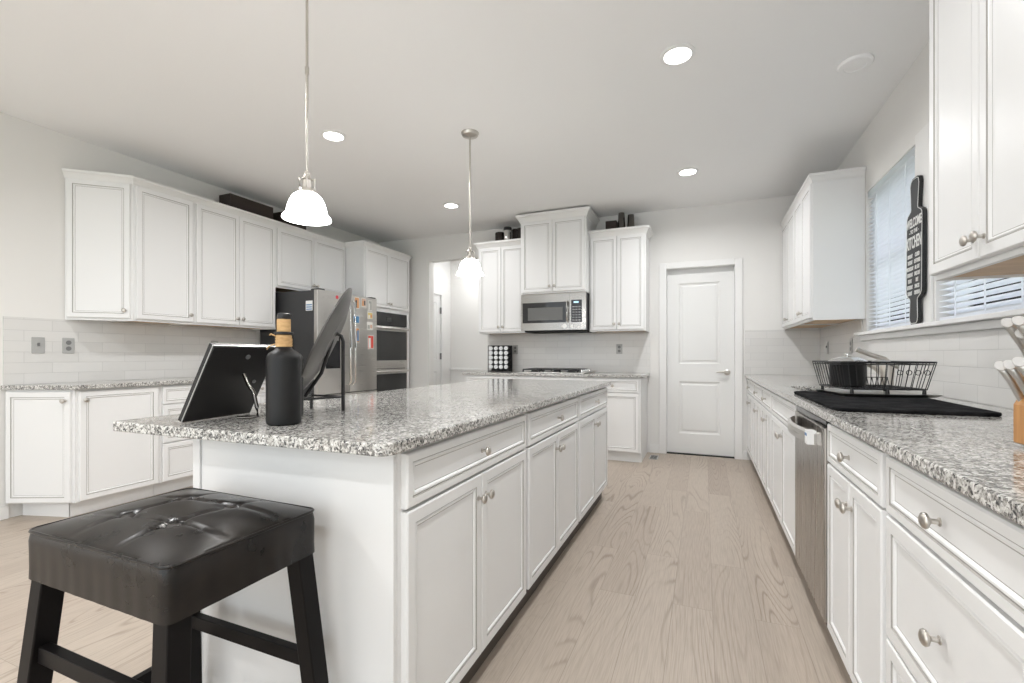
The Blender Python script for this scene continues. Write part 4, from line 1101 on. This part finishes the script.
for k in range(13):
    y = -by_+2*by_*(k+0.5)/13; wb_.tube([(-bx_, y, Z0), (bx_, y, Z0)], 0.0018, 6)
for k in range(5):
    x = -0.8*bx_+1.6*bx_*k/4; wb_.tube([(x, -by_, Z0), (x, by_, Z0)], 0.0018, 6)
for s in (0.3, 0.5, 0.7, 0.9):        # little rings on the near side
    x = s*(bx_+tx_)/2-0.01; y = -(by_+ty_)/2-0.001; z = (Z0+Z1)/2+0.016
    wb_.tube([(x+0.011*math.cos(a), y, z+0.011*math.sin(a)) for a in [2*PI*k/14 for k in range(14)]], 0.0018, 6, True)
wb_.build('wire_basket', M['black'], rk, smooth=60)
pd = MB()
for k in range(10):
    y = -0.02; x = -0.13+k*0.022
    pd.tube([(x, y-0.02, Z0), (x, y, Z0+0.05), (x, y+0.02, Z0)], 0.0018, 6)
pd.tube([(-0.13, -0.02, Z0+0.05), (0.07, -0.02, Z0+0.05)], 0.0018, 6)
pd.build('plate_rail', M['black'], rk, smooth=60)
for (x, y) in ((-bx_+0.02, -by_), (0.0, -by_), (bx_-0.02, -by_), (-bx_+0.02, by_), (bx_-0.02, by_)):
    MB().lathe([(0.007, 0.0005), (0.008, 0.006), (0.007, 0.024), (0.004, 0.032)], (x, y, 0), 12).build('foot', M['black'], rk, smooth=40)
# saucepan in the rack
sp_ = empty('saucepan', (0.668, 2.800, RO.z+0.0035+Z0+0.003), 0, 'black saucepan with glass lid drying in the dish rack', 'saucepan')
MB().lathe([(0.068, 0), (0.075, 0.006), (0.077, 0.114), (0.079, 0.118)], (0,0,0), 40).build('pot', M['bottle'], sp_, smooth=40)
MB().lathe([(0.081, 0.1185), (0.083, 0.126), (0.068, 0.136), (0.040, 0.146), (0.012, 0.149), (0.0, 0.149)], (0,0,0), 40).build('lid', M['chrome'], sp_, smooth=50)
MB().lathe([(0.006, 0.149), (0.006, 0.153), (0.013, 0.156), (0.013, 0.162), (0, 0.163)], (0,0,0), 20).build('lid_knob', M['chrome'], sp_, smooth=40)
h0 = Vector((0.075, 0.01, 0.105)); hdv = Vector((0.80, 0.10, 0)); hdv.normalize()
MB().tube([tuple(h0), tuple(h0+hdv*0.05+Vector((0,0,0.020))), tuple(h0+hdv*0.10+Vector((0,0,0.014))), tuple(h0+hdv*0.14+Vector((0,0,-0.012)))], [0.008, 0.009, 0.010, 0.009], 10).build('handle', M['steel'], sp_, smooth=60)
# faucet
fa = empty('faucet', (0.995, 3.36, 0.9145), 0, 'stainless single lever kitchen faucet behind the dish rack', 'faucet')
MB().lathe([(0.040, 0), (0.040, 0.006), (0.034, 0.012), (0.032, 0.05), (0.036, 0.12), (0.033, 0.145), (0.018, 0.156), (0, 0.157)], (0,0,0), 28).build('body', M['nickel'], fa, smooth=40)
MB().tube([(-0.01, 0, 0.085), (-0.06, 0, 0.135), (-0.11, 0, 0.160), (-0.165, 0, 0.155), (-0.205, 0, 0.125), (-0.215, 0, 0.105)], [0.018, 0.017, 0.016, 0.016, 0.018, 0.018], 14).build('spout', M['nickel'], fa, smooth=60)
MB().tube([(0.01, 0, 0.150), (-0.02, 0, 0.182), (-0.07, 0, 0.203), (-0.15, 0, 0.240)], [0.022, 0.018, 0.013, 0.016], 12).build('lever', M['nickel'], fa, smooth=60)

# knife block
kb_ = empty('knife_block', (0.70, 1.36, 0.9148), 0, 'wooden knife block at the right edge of the counter', 'knife block')
dx = Vector((-0.50, -0.24, 0.83)); dx.normalize()
bl = MB()
prof = [(-0.055, 0.0), (0.12, 0.0), (0.19, 0.12), (0.10, 0.26), (-0.018, 0.160), (-0.055, 0.086)]
bl.loops([[(x, y, z+0.008) for x, z in prof] for y in (-0.055, 0.04)])
bl.build('block', M['block'], kb_, bevel=0.003)
ft = MB()
for (x, y) in ((-0.035, -0.04), (-0.035, 0.025), (0.09, -0.04), (0.09, 0.025)): ft.lathe([(0.008, 0), (0.008, 0.008)], (x, y, 0), 12)
ft.build('rubber_feet', M['black'], kb_)
KX = (0.70, 1.36, 0.9148)
def knife(x, y, z, ln, label):
    o = Vector((KX[0]+x, KX[1]+y, KX[2]+z+0.009))
    t = empty('kitchen_knife', o, 0, label, 'knife', 'knives in the wooden block')
    side_ = dx.cross(Vector((-0.83, 0.1, -0.5))).normalized(); nrm = dx.cross(side_)
    rings = []
    ne = Vector((-0.48, -0.84, 0.22)).normalized()          # the slanted end face of the handle
    en = (nrm-ne*nrm.dot(ne)).normalized(); es = ne.cross(en); es = es if es.dot(side_) > 0 else -es
    for f_, a, b, off in ((0.0, 0.0075, 0.0065, 0), (0.2, 0.0080, 0.0070, 0.001), (0.55, 0.0080, 0.0072, 0.002), (0.82, 0.0088, 0.0080, 0.001)):
        c = dx*(ln*f_)+nrm*off
        rings.append([tuple(c+nrm*(a*math.cos(2*PI*q_/16))+side_*(b*math.sin(2*PI*q_/16))) for q_ in range(16)])
    ce_ = dx*(ln*0.97)
    def oval(o_, k_): return [tuple(ce_+ne*o_+en*(0.0100*k_*math.cos(2*PI*q_/16))+es*(0.0118*k_*math.sin(2*PI*q_/16))) for q_ in range(16)]
    rings += [oval(-0.003, 1.0), oval(0.0, 1.0)]
    h = MB().loops(rings).build('handle', M['steel'], t, smooth=50)
    MB().loops([oval(0.0004, 0.96), oval(0.002, 0.90)]).build('end_cap', M['cap'], h)
    c0 = [tuple(dx*-0.055+side_*sy+nrm*sx) for sx, sy in ((-0.007,-0.001),(0.007,-0.001),(0.007,0.001),(-0.007,0.001))]
    c1 = [tuple(dx*-0.0005+side_*sy+nrm*sx) for sx, sy in ((-0.007,-0.001),(0.007,-0.001),(0.007,0.001),(-0.007,0.001))]
    MB().loops([c0, c1]).build('blade', M['steel'], t)
knife(-0.044, 0.028, 0.094, 0.097, 'steel handled knife at the lower left of the block')
knife(-0.041, 0.002, 0.097, 0.097, 'steel handled knife in the middle of the lower row')
knife(-0.038, -0.026, 0.102, 0.099, 'steel handled knife at the right of the lower row')
knife(-0.016, 0.030, 0.156, 0.138, 'long steel handled knife at the upper left of the block')
knife(-0.012, 0.010, 0.152, 0.112, 'steel handled knife just below the upper pair')
knife(-0.014, -0.004, 0.158, 0.138, 'steel handled knife at the upper right of the block')

# ---------------------------------------------------------------- kitchen sign
sg = empty('kitchen_sign', (1.0515, 3.155, 1.2845), 0, 'black rolling pin shaped kitchen sign standing on the window sill', 'sign')
SHH = 0.80
half = [(0.034, 0.0), (0.050, 0.012), (0.056, 0.035), (0.050, 0.125), (0.054, 0.137), (0.090, 0.155), (0.101, 0.170), (0.104, 0.19), (0.104, 0.575), (0.101, 0.595), (0.088, 0.610), (0.050, 0.628), (0.046, 0.640), (0.052, 0.70), (0.059, 0.765), (0.050, 0.790), (0.030, 0.80)]
outl = [(-u_, v_) for u_, v_ in half]+[(u_, v_) for u_, v_ in half[::-1]]
tilt = math.atan2(0.005, 0.8)
SM = Matrix.Rotation(tilt, 4, 'Y') @ Matrix(((0,0,1,0),(-1,0,0,0),(0,1,0,0),(0,0,0,1)))    # local (u right seen from room, v up, w into wall)
MB().prism(outl, 0.0, 0.018).build('board', M['black'], sg, bevel=0.002, matrix=SM)
inner = [(u_*0.90-0.001 if abs(u_) > 0.06 else u_*0.80, 0.012+v_*0.97) for u_, v_ in outl]
MB().prism(inner, -0.0012, -0.0002).build('face', M['signface'], sg, matrix=SM)
# outline pinstripe
MB().tube([(u_*0.93, 0.008+v_*0.98, -0.0008) for u_, v_ in outl], 0.0016, 6, True).build('border_line', M['signtext'], sg, matrix=SM)
def stx(s, size, u_, v_, xs=1.0):
    text_mesh(s, size, M['signtext'], 'lettering', sg, SM @ Matrix.Translation((u_, v_, -0.0022)) @ Matrix.Rotation(PI, 4, 'Y') @ Matrix.Diagonal((-1, 1, 1, 1)), xs=xs, off=size*0.022)
stx('WELCOME', 0.070, 0, 0.555, 0.56)
stx('- TO THE -', 0.030, 0, 0.508, 0.85)
stx('KITCHEN', 0.092, 0, 0.446, 0.49)
rows = [('MONDAY', 'CLOSED'), ('TUESDAY', 'LEFTOVERS'), ('WEDNESDAY', 'ALL OUT'), ('THURSDAY', 'TAKE OUT'), ('FRIDAY', 'DIET'), ('SATURDAY', 'SNACKS'), ('SUNDAY', 'ORDER IN')]
for k, (a_, b_) in enumerate(rows):
    stx(a_, 0.030, -0.047, 0.376-k*0.034, 0.49); stx(b_, 0.030, 0.045, 0.376-k*0.034, 0.50)
